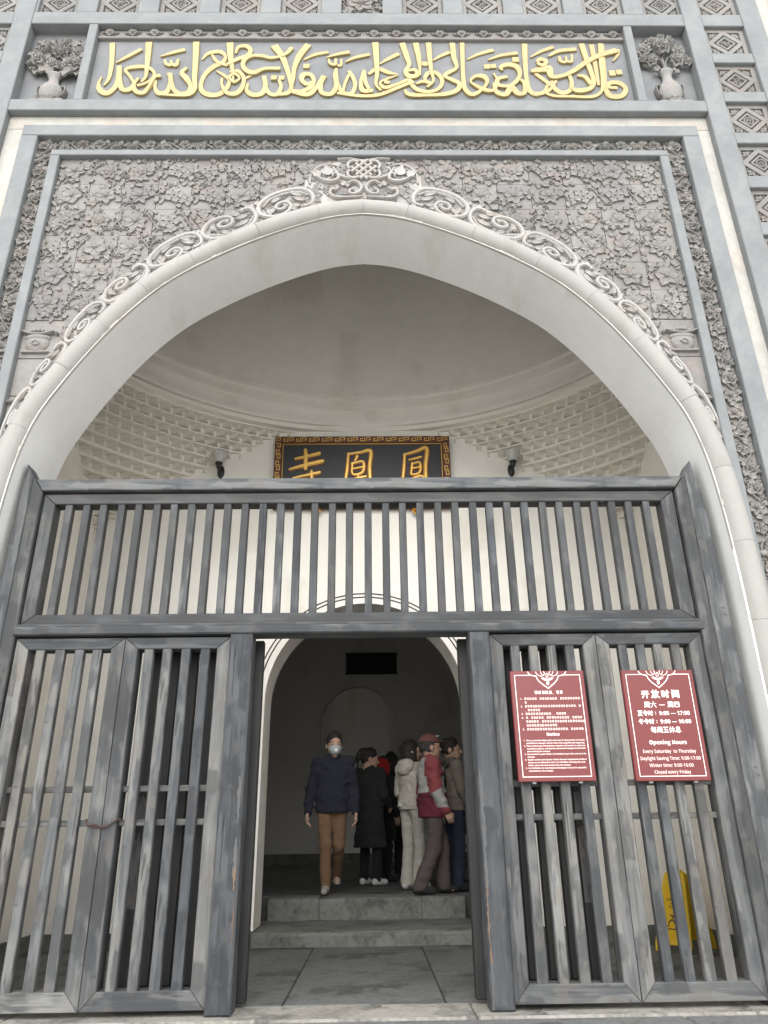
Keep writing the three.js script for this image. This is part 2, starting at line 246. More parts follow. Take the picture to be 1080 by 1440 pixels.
// timber pieces differ a little in tone from one another
const WOODS = new Map();
function toned(m, r) {
  if (!WOODS.has(m)) WOODS.set(m, [[0.72, 0.73, 0.75], [0.88, 0.88, 0.88], [1.0, 1.0, 1.0], [1.16, 1.14, 1.10], [0.95, 0.91, 0.86], [1.3, 1.28, 1.24]].map((f, i) => { const c = m.clone(); c.name = m.name + '_' + 'abcdef'[i]; c.color.setRGB(m.color.r * f[0], m.color.g * f[1], m.color.b * f[2]); return c; }));
  return pick(r, WOODS.get(m));
}
const SCRIPT = [
  '-2328,7722,27 -2304,7513,24 -2293,7337,21 -2298,7221,16 -2325,7148,8',
  '-2363,7256,7 -2377,7164,16 -2349,7078,30 -2290,7040,32 -2235,7092,25 -2209,7183,26 -2209,7303,27 -2222,7400,24',
  '-2255,7452,7 -2174,7523,19 -2048,7634,19',
  '-2219,7384,22 -2185,7176,24 -2146,7083,26 -2086,7092,29 -2060,7161,14 -2099,7252,15 -2156,7354,17 -2063,7392,26 -1955,7383,20 -1889,7309,15 -1895,7235,16 -1958,7166,16 -2020,7138,16',
  '-1985,7724,33 -1973,7539,27 -1964,7374,21 -1961,7253,16 -1989,7184,12',
  '-2026,7234,14 -2055,7147,18 -2023,7057,24 -1959,7039,25 -1914,7132,17 -1875,7253,19 -1833,7269,23',
  '-1951,7039,14 -1909,7116,16 -1875,7223,11',
  '-1867,7212,11 -1858,7102,17 -1818,7044,28 -1760,7053,28 -1733,7144,20 -1735,7254,23 -1759,7309,17',
  '-1855,7542,7 -1754,7592,19 -1646,7634,22',
  '-1813,7492,10 -1794,7435,17 -1751,7417,18 -1752,7480,10',
  '-1747,7436,16 -1704,7412,20 -1688,7493,13',
  '-1739,7300,16 -1716,7167,20 -1682,7076,23 -1619,7027,27 -1553,7049,27 -1542,7133,20 -1589,7236,29 -1637,7310,22 -1602,7375,16',
  '-1542,7727,32 -1526,7470,27 -1514,7236,24 -1501,7081,20 -1541,7016,18 -1679,7008,16 -1803,7017,13',
  '-1470,7503,6 -1419,7589,21 -1312,7614,26 -1256,7547,16 -1278,7461,24 -1353,7409,29 -1423,7306,23 -1452,7168,19 -1435,7077,25 -1369,7028,31 -1280,7032,29 -1213,7123,23 -1198,7219,17 -1236,7274,18 -1323,7344,8',
  '-1382,7566,13 -1326,7471,19 -1228,7419,16',
  '-1227,7728,35 -1206,7519,27 -1179,7354,17 -1154,7169,6',
  '-1163,7586,9 -1143,7673,20 -1073,7688,26 -1028,7630,21 -1049,7558,24 -1138,7505,23 -1229,7433,18',
  '-1200,7326,12 -1131,7340,20 -1072,7261,18 -1073,7124,23 -1126,7037,29 -1200,7042,23 -1257,7141,14 -1265,7237,13',
  '-1203,7256,13 -1160,7303,18 -1105,7238,12 -1149,7187,16 -1203,7251,12',
  '-763,7531,17 -834,7518,19 -915,7544,21 -1011,7544,21 -1071,7496,25 -1085,7413,21 -1046,7340,27 -981,7313,30 -890,7364,21 -745,7370,21',
  '-981,7313,22 -1055,7238,9',
  '-1026,7174,11 -1030,7083,20 -977,7029,29 -900,7038,28 -865,7124,24 -882,7271,22',
  '-862,7124,18 -818,7039,22 -755,7030,25 -722,7136,17 -744,7221,15',
  '-805,7689,38 -730,7545,30 -679,7379,25 -641,7217,22 -628,7112,21 -659,7048,26 -733,7025,18',
  '-495,7703,34 -570,7546,32 -609,7380,23 -616,7217,18 -636,7091,16',
  '-645,7661,22 -681,7593,19 -724,7545,13',
  '-808,7246,30 -774,7246,30',
  '-740,7258,28 -705,7258,28',
  '-526,7503,7 -421,7575,19 -306,7607,19',
  '-518,7415,31 -480,7413,31',
  '-430,7199,20 -483,7167,25 -534,7217,22 -521,7296,28 -461,7296,23 -425,7213,19 -457,7122,26 -540,7067,25 -620,7075,23',
  '-610,7062,22 -473,7029,29 -397,7126,23 -332,7276,27 -361,7168,21 -346,7049,25 -268,7032,26 -220,7127,24 -228,7288,25 -223,7372,13',
  '-311,7528,7 -213,7572,19 -107,7601,22',
  '-295,7504,10 -278,7443,16 -235,7424,17 -228,7505,11',
  '-227,7440,16 -185,7424,16 -177,7510,11',
  '-216,7330,11 -205,7173,18 -156,7059,22 -85,7046,23 -48,7146,19 -67,7261,20 -105,7345,17',
  '-157,7077,13 -136,7196,15 -96,7317,14',
  '-136,7472,7 -52,7529,19 82,7573,19',
  '31,7355,11 5,7192,17 27,7078,27 108,7078,23',
  '37,7341,16 46,7197,20 77,7101,17',
  '141,7729,33 149,7526,27 154,7313,21 146,7151,14 186,7079,13',
  '179,7450,7 268,7526,20 353,7589,25',
  '78,7308,15 155,7383,26 262,7328,23 347,7300,6 261,7253,15 181,7193,12 218,7129,23 325,7166,18 440,7235,20',
  '225,7202,21 263,7193,21',
  '-206,7050,16 -82,7023,18 43,7010,20 176,7029,22 324,7111,20 483,7203,20',
  '397,7728,30 433,7551,26 453,7432,21 418,7338,21 455,7272,30 525,7291,25 508,7357,20 441,7352,19',
  '524,7728,29 545,7528,25 553,7287,6',
  '645,7729,28 648,7528,24 656,7339,18 667,7199,13 611,7126,12',
  '581,7456,29 619,7452,29',
  '679,7500,7 752,7562,18 838,7613,21',
  '593,7259,19 630,7324,24 694,7329,25 748,7246,22 733,7140,20 656,7076,20 528,7093,24 462,7185,20 455,7279,11',
  '590,7254,14 610,7194,18 649,7158,13',
  '515,7176,11 571,7204,21 647,7185,18',
  '870,7730,28 876,7529,25 891,7387,18 821,7330,23 777,7279,19 847,7223,24 908,7173,24 888,7095,25 795,7040,27 619,7019,20 436,7032,25 406,7088,11',
  '962,7731,24 953,7482,21 947,7247,21 958,7091,23 1012,7027,25 1090,7073,18 1165,7201,19 1135,7271,30 1056,7270,20 1010,7201,11 1063,7141,20 1154,7082,25 1217,7087,17 1258,7225,13 1230,7308,9',
  '1000,7515,7 1108,7590,18 1248,7647,21',
  '1161,7416,31 1196,7416,31',
  '1218,7421,28 1254,7421,28',
  '1199,7507,7 1316,7567,19 1470,7600,22',
  '1432,7508,34 1472,7506,34',
  '1316,7360,11 1303,7398,21 1370,7436,28 1448,7413,31 1475,7314,21 1430,7202,21 1347,7142,20 1257,7165,23 1269,7239,22 1350,7267,18',
  '1223,7179,14 1243,7060,26 1319,7028,28 1383,7129,30 1433,7042,29 1488,7047,24 1507,7180,23 1474,7226,13',
  '1557,7734,28 1541,7485,24 1533,7249,21 1549,7088,25 1608,7039,25 1682,7089,17 1731,7199,17',
  '1599,7552,7 1702,7630,18 1820,7691,21',
  '1652,7484,15 1685,7521,26 1738,7490,22 1701,7433,22 1655,7464,18',
  '1769,7562,10 1867,7631,23 2031,7658,24',
  '1866,7553,12 1873,7491,19 1920,7475,15 1928,7553,9',
  '1921,7491,16 1968,7476,16 1987,7579,10',
  '1585,7341,17 1649,7362,33 1734,7352,22 1767,7272,28 1864,7282,22 1974,7348,25 2110,7471,27 2244,7565,29 2410,7634,33',
  '2440,7660,19 2421,7581,16 2367,7498,6',
  '1665,7382,15 1757,7413,22 1772,7292,17',
  '1624,7316,19 1704,7221,21 1756,7167,22 1803,7222,12 1728,7098,18 1667,7058,21 1588,7043,27',
  '1761,7217,15 1778,7118,24 1839,7059,27 1910,7086,22 1943,7197,19 1927,7323,19',
  '1675,7068,12 1744,7022,17 1918,7010,17 2121,7011,19 2200,7075,16 2233,7224,19 2250,7451,23 2279,7728,27',
  '2097,7727,29 2125,7451,25 2145,7198,23 2100,7114,25 1981,7086,30 1928,7128,15',
  '2009,7288,13 2069,7273,22 2117,7168,20',
  '2194,7727,26 2194,7451,22 2189,7169,14',
  '2292,7717,22 2264,7324,21 2248,7124,24 2278,7026,32 2376,7022,29 2434,7120,23 2387,7194,28 2302,7199,26 2274,7144,19 2350,7130,20',
  '2320,7329,36 2354,7330,36',
  '2383,7340,33 2418,7340,33',
];

// ================================================================ the setting: street, sill, floors, steps
{
  const g = new THREE.PlaneGeometry(1200, 1200, 1, 1); g.rotateX(-Math.PI / 2); g.translate(0, -0.62, 0);
  struct('street_ground', uvBox(g, 'z'), M.street);
}
{ // the stone sill under the gate, two courses, and the steps down to the street
  const sill = new THREE.Group(); sill.name = 'stone_sill'; sill.userData.kind = 'structure'; scene.add(sill);
  const r = rng(11);
  for (const [z0, z1, y, m, cuts] of [[-0.17, 0.195, 0, M.sill, [-4.4, -1.9, 0.62, 2.1, 4.4]], [0.199, 0.55, -0.012, M.kerb, [-4.4, -2.6, -0.3, 1.7, 4.4]], [0.554, 0.95, -0.17, M.kerb, [-4.4, -1.4, 1.2, 4.4]], [0.954, 1.4, -0.34, M.kerb, [-4.4, -2.2, 0.1, 2.5, 4.4]], [1.404, 1.9, -0.50, M.kerb, [-4.4, -1, 1.5, 4.4]]])
    for (let i = 0; i + 1 < cuts.length; i++) add(sill, 'stone_slab', cbox(cuts[i] + 0.002, cuts[i + 1] - 0.002, -0.7, y - 0.003 * r(), z0, z1, 0.012, 'x'), m);
}
{ // porch floor of large slabs
  const fl = new THREE.Group(); fl.name = 'porch_floor'; fl.userData.kind = 'structure'; scene.add(fl);
  const bed = cbox(-3.3, 3.3, -0.5, -0.03, -3.1, -0.17, 0.002); add(fl, 'slab_bed', bed, M.kerb);
  const r = rng(12), xs = [-2.9, -1.75, -0.45, 0.485, 1.72, 2.9];
  for (let i = 0; i + 1 < xs.length; i++) {
    const zs = i === 2 ? [-2.6, -0.172] : i % 2 ? [-2.6, -1.17, -0.172] : [-2.6, -1.75, -0.9, -0.172];
    for (let k = 0; k + 1 < zs.length; k++) add(fl, 'floor_slab', cbox(xs[i] + 0.004, xs[i + 1] - 0.004, -0.06, -0.001 - 0.004 * r(), zs[k] + 0.004, zs[k + 1] - 0.004, 0.006, 'z'), M.stone);
  }
}
const FL = 0.3135;    // level of the hall floor
{ // two steps up through the doorway
  const st = new THREE.Group(); st.name = 'stone_steps'; st.userData.kind = 'structure'; scene.add(st);
  const r = rng(13);
  const step = (x0, x1, y0, y1, z0, z1) => { // worn nosing
    const n = 12, P = [], prof = [[z1, y0], [z1 + 0.004, y1 - 0.035], [z1 - 0.010, y1 - 0.01], [z1 - 0.035, y1], [z0, y1]];
    const row = (i) => { const x = lerp(x0, x1, i / n), w = 0.006 * Math.sin(i * 1.9 + x0 * 5) + 0.006 * (r() - 0.5); return prof.map(([z, y], k) => [x, y - (k > 1 ? Math.abs(w) : 0), z - (k && k < 4 ? w : 0)]); };
    let a = row(0); for (let i = 1; i <= n; i++) { const b = row(i); for (let k = 0; k < 4; k++) { P.push(...a[k], ...b[k], ...b[k + 1], ...a[k], ...b[k + 1], ...a[k + 1]); } a = b; }
    const e0 = prof.map(([z, y]) => [x0, y, z]), e1 = prof.map(([z, y]) => [x1, y, z]);
    for (const e of [e0, e1]) { for (let k = 1; k < 4; k++) P.push(...e[0], ...e[k], ...e[k + 1]); P.push(...e[0], ...e[4], e[4][0], y0, z0); }
    return uvBox(fromTris(P), 'x', r() * 3, r() * 3);
  };
  add(st, 'lower_step_block', step(-1.06, 1.06, 0, 0.12, -3.6, -2.565), M.step);
  const cut = [-0.99, -0.475, 0.555, 0.99], tones = [M.step, M.step, M.step];
  for (let i = 0; i < 3; i++) add(st, 'upper_step_block', step(cut[i] + 0.002, cut[i + 1] - 0.002, 0.10, FL, -4.0, -3.57 - 0.002 * i), tones[i]);
  // the base stones of the door jambs
  for (const s of [-1, 1]) add(st, 'jamb_base_stone', cbox(s * 0.985, s * 1.16, 0, 0.128, -2.64, -2.545, 0.02), M.step);
}
{
  const hf = new THREE.Group(); hf.name = 'hall_floor'; hf.userData.kind = 'structure'; scene.add(hf);
  add(hf, 'floor_bed', cbox(-4.3, 4.3, -0.2, FL - 0.02, -13.1, -4.0, 0.002), M.hallFloor);
  const r = rng(14);
  for (let i = 0; i < 9; i++) for (let k = 0; k < 9; k++) { if (k > 4 && (i < 1 || i > 7)) continue; add(hf, 'floor_slab', cbox(-4.05 + i * 0.9 + 0.003, -3.15 + i * 0.9 - 0.003, FL - 0.05, FL - 0.002 * r(), -4.004 - k * 0.98 - 0.977, -4.004 - k * 0.98, 0.004, 'x'), M.hallFloor); }
  add(hf, 'floor_slab', cbox(-0.99, 0.99, FL - 0.05, FL - 0.004, -4.002, -3.99, 0.002, 'x'), M.hallFloor);
}

// ================================================================ the facade
const AX = 0.025, ARCH = [];   // arch profile: right half from the apex down, with outward normals and arc length
{
  const kn = [[0, 5.567], [0.19, 5.546], [0.40, 5.492], [0.775, 5.336], [1.16, 5.125], [1.53, 4.86], [1.82, 4.54], [2.04, 4.213], [2.21, 3.91], [2.335, 3.64], [2.415, 3.30], [2.452, 2.9], [2.468, 2.45], [2.47, 1.6], [2.47, 0]];
  const c = new THREE.CatmullRomCurve3(kn.map(([x, y]) => new THREE.Vector3(x, y, 0)), false, 'centripetal');
  let s = 0, q = null;
  for (let i = 0; i <= 260; i++) {
    const p = c.getPointAt(i / 260), t = c.getTangentAt(i / 260); if (q) s += p.distanceTo(q); q = p;
    let nx = -t.y, ny = t.x; const k = smooth(0, 0.3, s); nx = lerp(0, nx, k); const l = Math.hypot(nx, ny); ARCH.push({ x: p.x, y: p.y, s, nx: nx / l, ny: ny / l });
  }
}
const ARCH_LEN = ARCH[260].s;
function archAt(s, t) {       // s: signed arc length from the apex (positive to the right); t: distance outward
  const a = Math.abs(s), sg = s < 0 ? -1 : 1, f = clamp(a / ARCH_LEN) * 260, i = Math.min(259, Math.floor(f)), k = f - i, A = ARCH[i], B = ARCH[i + 1];
  return [AX + sg * (lerp(A.x, B.x, k) + lerp(A.nx, B.nx, k) * t), lerp(A.y, B.y, k) + lerp(A.ny, B.ny, k) * t];
}
function archHalf(y) { for (let i = 0; i < 260; i++) if (ARCH[i + 1].y <= y) { const k = (y - ARCH[i].y) / (ARCH[i + 1].y - ARCH[i].y); return lerp(ARCH[i].x, ARCH[i + 1].x, clamp(k)); } return 2.47; }
const archSide = (t, n = 110) => Array.from({ length: n + 1 }, (_, i) => archAt(i / n * ARCH_LEN, t));
const insideArch = (x, y, t) => { if (y > 5.567 + t) return false; const h = y > 5.56 ? 0 : archHalf(y); let d = 9; for (let i = 0; i <= 260; i += 4) d = Math.min(d, Math.hypot(Math.abs(x - AX) - ARCH[i].x, y - ARCH[i].y)); return Math.abs(x - AX) < h || d < t; };

const facade = thing('mosque_facade', 'pale grey and white mosque front with carved spandrels and a tall pointed arch', 'facade');
{ // the wall itself with the arched opening
  const Rr = archSide(0.03), L = Rr.map(([x, y]) => [2 * AX - x, y]);
  const pts = [[-4.9, 0], [-4.9, 9.6], [4.9, 9.6], [4.9, 0], ...Rr.slice().reverse(), ...L.slice(1)];
  add(facade, 'wall', extrude(pts, -0.36, 0.13), M.ground);
  const inner = archSide(0), Li = inner.map(([x, y]) => [2 * AX - x, y]);
  const strip = [...Rr.slice().reverse(), ...L.slice(1), ...Li.slice(1).reverse(), ...inner];
  add(facade, 'arch_soffit', extrude(strip, -0.375, 0.205), M.soffit);
  add(facade, 'wall_base', cbox(-4.9, -2.53, -0.62, 0, -0.36, 0.13, 0.004), M.kerb); add(facade, 'wall_base', cbox(2.56, 4.9, -0.62, 0, -0.36, 0.13, 0.004), M.kerb);
}
{ // the rounded roll that follows the arch, in lengths
  const r = rng(21), N = 9, seg = 14;
  for (const sg of [-1, 1]) {
    let s = 0.0;
    while (s < ARCH_LEN - 0.05) {
      const e = Math.min(ARCH_LEN, s + (s ? 0.42 + 0.2 * r() : 0.35)), P = [], rad = 0.086 + 0.0015 * (r() - 0.5), dz = 0.004 * (r() - 0.5);
      const row = (ss, k) => Array.from({ length: N + 1 }, (_, i) => { const a = i / N * Math.PI * 1.16 - 0.25, q = archAt(sg * Math.max(ss, 1e-4), 0.088 + Math.cos(a) * rad * k); return [q[0], q[1], 0.165 + dz + Math.sin(a) * rad * k]; });
      const ends = [[s + 0.0006, 0.975], [s + 0.004, 1], ...Array.from({ length: seg - 1 }, (_, i) => [lerp(s, e, (i + 1) / seg), 1]), [e - 0.004, 1], [e - 0.0006, 0.975]];
      if (s === 0) ends[0][1] = 1;
      let a = row(...ends[0]);
      for (let i = 1; i < ends.length; i++) { const b = row(...ends[i]); for (let k = 0; k < N; k++) sg > 0 ? P.push(...a[k], ...b[k], ...b[k + 1], ...a[k], ...b[k + 1], ...a[k + 1]) : P.push(...a[k], ...b[k + 1], ...b[k], ...a[k], ...a[k + 1], ...b[k + 1]); a = b; }
      let g = fromTris(P); g.deleteAttribute('normal'); g = mergeVertices(g, 1e-5); g.computeVertexNormals(); g = g.toNonIndexed();
      add(facade, 'arch_roll', uvBox(g, 'y', r(), r()), M.roll);
      s = e;
    }
  }
  // chipped lip of plaster where the roll meets the soffit
  const lip = new Relief();
  for (const sg of [-1, 1]) for (let s = 0.001; s < 4.2; s += 0.045) {
    const k = fbm(s / 4.2, 0.3, 24, 4, 3, sg > 0 ? 5 : 8), w = 0.003 + 0.018 * smooth(0.58, 0.78, k), a = archAt(sg * s, -0.001), b = archAt(sg * (s + 0.046), -0.001), c = archAt(sg * (s + 0.046), w), d = archAt(sg * s, w * (0.6 + 0.8 * r()));
    lip.quad([...a, 0.212], [...b, 0.212], [...c, 0.212], [...d, 0.212]); lip.quad([...d, 0.212], [...c, 0.212], [...c, 0.19], [...d, 0.19]); lip.quad([...a, 0.212], [...b, 0.212], [...b, 0.19], [...a, 0.19]);
  }
  add(facade, 'plaster_lip', lip.geo(), M.band);
}
// frames and bands
const FR = (name, x0, x1, y0, y1, z0, z1, m = M.trim, grain = 'y') => add(facade, name, cbox(x0, x1, y0, y1, z0, z1, 0.006, grain), m);
FR('outer_frame', -2.93, 2.975, 6.464, 6.592, 0.13, 0.22, M.trim, 'x');
FR('outer_frame', -2.93, -2.79, 0, 6.464, 0.13, 0.22); FR('outer_frame', 2.83, 2.975, 0, 6.464, 0.13, 0.22);
FR('inner_frame', -2.65, 2.672, 6.245, 6.31, 0.13, 0.205, M.trim, 'x');
FR('inner_frame', -2.65, -2.572, 0, 6.245, 0.13, 0.205); FR('inner_frame', 2.596, 2.672, 0, 6.245, 0.13, 0.205);
FR('white_band', -3.10, 3.11, 6.592, 6.75, 0.12, 0.172, M.band, 'x');
FR('white_band', -3.10, -2.93, 0, 6.592, 0.12, 0.172, M.band); FR('white_band', 2.975, 3.11, 0, 6.592, 0.12, 0.172, M.band);
for (const s of [-1, 1]) {
  const c = s < 0 ? 0.005 : 0;
  FR('grid_post', s * (3.10 - c), s * 3.275, 0, 9.6, 0.12, 0.243); FR('grid_post', s * 3.665, s * 3.86, 0, 9.6, 0.12, 0.243);
  FR('white_band', s * 3.86, s * 4.05, 0, 9.6, 0.12, 0.19, M.band); FR('grid_post', s * 4.05, s * 4.25, 0, 9.6, 0.12, 0.243);
}
FR('grid_beam', -3.095, 3.10, 6.75, 6.888, 0.12, 0.24, M.trim, 'x');
FR('grid_beam', -3.095, 3.10, 7.918, 8.088, 0.12, 0.24, M.trim, 'x');
FR('grid_beam', -3.095, 3.10, 8.48, 8.62, 0.12, 0.24, M.trim, 'x');
FR('grid_divider', -2.55, -2.468, 6.888, 7.918, 0.12, 0.236); FR('grid_divider', 2.503, 2.582, 6.888, 7.918, 0.12, 0.236);
FR('inscription_panel', -2.468, 2.503, 6.888, 7.918, 0.12, 0.166, M.ground, 'x');
for (let i = -5; i <= 5; i++) if (i > -5) FR('grid_divider', 0.0165 + (i - 0.5) * 0.583 - 0.095, 0.0165 + (i - 0.5) * 0.583 + 0.095, 8.088, 8.48, 0.12, 0.236);
FR('grid_divider', -3.095, -3.07, 8.088, 8.48, 0.12, 0.236);
// lattice panels: square with a border, a lozenge of straps, a rosette and carved corners
function latticeGeo(seed) {
  const r = rng(seed), b = new Relief(), h = 0.195;
  b.box(-h, h, -h, h, -0.045, -0.022);
  const w = 0.042;
  b.box(-h, h, h - w, h, -0.022, 0); b.box(-h, h, -h, -h + w, -0.022, 0); b.box(-h, -h + w, -h + w, h - w, -0.022, 0); b.box(h - w, h, -h + w, h - w, -0.022, 0);
  const i = h - w;
  for (const [sx, sy] of [[1, 1], [1, -1], [-1, 1], [-1, -1]]) {
    const d = [sx * Math.SQRT1_2, -sy * Math.SQRT1_2], n = [sy * Math.SQRT1_2 * sx * sx, sx * Math.SQRT1_2];
    b.ribbon([[0, sy * i * 0.98, 0.024], [sx * i * 0.98, 0, 0.024]], -0.022, 0.023, { top: 0.85, step: 0.05 });
    // carved corner
    const cx = sx * i * 0.68, cy = sy * i * 0.68;
    b.curl(cx, cy, r() * 6, 0.026, 1.1, 0.008, -0.022, 0.017, r() > 0.5 ? 1 : -1);
    for (let k = 0; k < 3; k++) { const a = Math.atan2(sy, sx) + (k - 1) * 1.15; b.leaf(cx, cy, a, 0.05, 0.016, -0.022, 0.018, { n: 4 }); }
    b.knob(sx * i * 0.9, sy * i * 0.42, 0.012, -0.022, 0.015, 6); b.knob(sx * i * 0.42, sy * i * 0.9, 0.012, -0.022, 0.015, 6);
  }
  // central lozenge with its rosette
  for (const [sx, sy] of [[1, 1], [1, -1], [-1, 1], [-1, -1]]) b.ribbon([[0, sy * 0.085, 0.010], [sx * 0.085, 0, 0.010]], -0.022, 0.022, { step: 0.05 });
  if (seed % 3 === 0) { const ring = Array.from({ length: 15 }, (_, k) => [Math.cos(k / 14 * 6.283) * 0.042, Math.sin(k / 14 * 6.283) * 0.042, 0.009]); b.ribbon(ring, -0.022, 0.022, { round: true }); b.flower(0, 0, 0.03, 5, -0.022, 0.017, r, false); }
  else if (seed % 3 === 1) b.flower(0, 0, 0.06, 6, -0.022, 0.019, r, true);
  else { b.curl(0.012, 0.012, 0.5, 0.034, 1.2, 0.008, -0.022, 0.019); b.curl(-0.02, -0.02, 3.5, 0.026, 1.1, 0.008, -0.022, 0.019); b.leaf(0.02, -0.03, -0.7, 0.04, 0.014, -0.022, 0.018, { n: 4 }); b.leaf(-0.02, 0.03, 2.4, 0.04, 0.014, -0.022, 0.018, { n: 4 }); }
  return b.geo();
}
const lattice = [30, 31, 32, 33, 34, 35].map(latticeGeo);
function floralGeo(w, h, seed, slab = 0.02, rise = 0.020) {
  const r = rng(seed), b = new Relief(), m = Math.min(w, h), long = Math.max(w, h), up = h > w * 1.2;
  b.box(-w / 2 + 0.0006, w / 2 - 0.0006, -h / 2 + 0.0006, h / 2 - 0.0006, -slab, 0);
  // arabesque: a stem winds from one edge to the other (so that tiles join), round a blossom, with scrolling side shoots that end in leaves
  const X = (u, v) => (up ? [v, u] : [u, v]), sw = r() < 0.5 ? 1 : -1, amp = m * (0.27 + 0.06 * r()), lim = (u, a) => clamp(u, -a / 2 + 0.008, a / 2 - 0.008);
  const main = (t) => [(t - 0.5) * long, sw * amp * Math.sin(t * Math.PI * 2) * (up || w > h * 1.2 ? 1 : 1.0)];
  b.ribbon(Array.from({ length: 11 }, (_, i) => { const q = X(...main(i / 10)); return [q[0], q[1], 0.0062]; }), 0, rise * 0.8, { round: true, step: 0.016 });
  const fl = [[0.5 + (r() - 0.5) * 0.06, (r() - 0.5) * 0.02, m * (0.27 + 0.05 * r())]];
  if (long > m * 1.5) { fl[0] = [0.25, -sw * amp * 0.45, m * 0.33]; fl.push([0.75, sw * amp * 0.45, m * 0.33]); }
  for (const [t, v, q] of fl) { const c = X((t - 0.5) * long, v); if ((seed + (t > 0.6 ? 1 : 0)) % 4 !== 3) b.flower(c[0], c[1], q * 1.12, 5 + Math.floor(r() * 3), 0, rise, r, r() < 0.4); else { const a0 = r() * 6.28; for (let i = 0; i < 5; i++) { const a = a0 + i * 1.257; b.leaf(c[0], c[1], a, q * 1.15, q * 0.34, 0, rise, { lobes: 2, n: 9, vein: 0.6 }); } b.knob(c[0], c[1], q * 0.16, 0, rise * 1.3, 6); } }
  const n = Math.round(3 + 27 * w * h / 0.08 / 3.2), free = (p, d) => fl.every(([t, v, q]) => { const c = X((t - 0.5) * long, v); return Math.hypot(p[0] - c[0], p[1] - c[1]) > q * d; });
  for (let i = 0; i < n; i++) {
    const t = (i + 0.3 + 0.4 * r()) / n, [u, v] = main(t), q = X(u, v), side = i % 2 ? 1 : -1, dirA = Math.atan2(q[1], q[0] || 0.001) + side * (0.5 + 0.5 * r());
    const len = m * (0.13 + 0.12 * r()), e = [lim(q[0] + Math.cos(dirA) * len, w), lim(q[1] + Math.sin(dirA) * len, h)], mid = [lim((q[0] + e[0]) / 2 - Math.sin(dirA) * len * 0.3 * side, w), lim((q[1] + e[1]) / 2 + Math.cos(dirA) * len * 0.3 * side, h)];
    if (!free(e, 0.8)) continue;
    b.ribbon([[q[0], q[1], 0.005], [mid[0], mid[1], 0.005], [e[0], e[1], 0.0042]], 0, rise * 0.65, { round: true, step: 0.016 });
    if (r() < 0.42) b.curl(lim(e[0] - Math.sin(dirA) * 0.016 * side, w - 0.03), lim(e[1] + Math.cos(dirA) * 0.016 * side, h - 0.03), dirA, 0.021 + 0.006 * r(), 0.9, 0.0056, 0, rise * 0.75, side);
    for (let k = 0; k < 3; k++) { const a = dirA + (k - 1) * 0.95 + (r() - 0.5) * 0.4, L = Math.min(m * 0.32, 0.055 + 0.030 * r()), tip = [e[0] + Math.cos(a) * L, e[1] + Math.sin(a) * L]; if (Math.abs(tip[0]) > w / 2 - 0.004 || Math.abs(tip[1]) > h / 2 - 0.004 || !free(tip, 0.85)) continue; b.leaf(e[0], e[1], a, L, 0.016 + 0.007 * r(), 0, rise * (0.75 + 0.3 * r()), { lobes: r() < 0.6 ? 2 : 0, n: 9, vein: 0.72, bend: (r() - 0.5) * 0.9 }); }
  }
  // small fillers in the corners
  for (let i = 0; i < 16 * w * h / 0.08; i++) { const p = [lim((r() - 0.5) * w, w - 0.03), lim((r() - 0.5) * h, h - 0.03)]; if (!free(p, 1.05)) continue; const d = Math.min(...Array.from({ length: 21 }, (_, k) => { const q = X(...main(k / 20)); return Math.hypot(q[0] - p[0], q[1] - p[1]); })); if (d < 0.03 || r() < 0.35) continue; const a = Math.atan2(p[1], p[0]) + (r() - 0.5) * 2; b.leaf(p[0], p[1], a, 0.046 + 0.016 * r(), 0.014 + 0.005 * r(), 0, rise * (0.55 + 0.3 * r()), { lobes: r() < 0.5 ? 2 : 0, n: 6, vein: 0.7, bend: (r() - 0.5) }); }
  return b.geo();
}
{
  const r = rng(40), at = (x, y, flip) => { const m = add(facade, 'lattice_panel', pick(r, lattice), pick(r, CARVED)); m.position.set(x, y, 0.20); if (flip) m.rotation.z = Math.PI / 2 * Math.floor(r() * 4); return m; };
  for (let i = -5; i <= 5; i++) if (i) at(0.0165 + i * 0.583, 8.284, true);
  add(facade, 'carved_panel', floralGeo(0.39, 0.39, 44, 0.04, 0.034), CARVED[2]).position.set(0.0165, 8.284, 0.185);
  for (const s of [-1, 1]) for (let k = 0; k < 14; k++) {
    const yc = k === 0 ? 8.284 : 7.725 - (k - 1) * 0.521; if (yc < 1) break;
    at(s * 3.47, yc, true);
    const yb = k === 0 ? null : yc - 0.195; if (yb) FR('grid_beam', s * 3.275, s * 3.665, yb - 0.131, yb, 0.12, 0.238, M.trim, 'x');
  }
  for (const s of [-1, 1]) { FR('grid_beam', s * 3.275, s * 3.665, 7.92, 8.088, 0.12, 0.238, M.trim, 'x'); FR('grid_beam', s * 3.275, s * 3.665, 8.48, 8.62, 0.12, 0.238, M.trim, 'x'); }
}
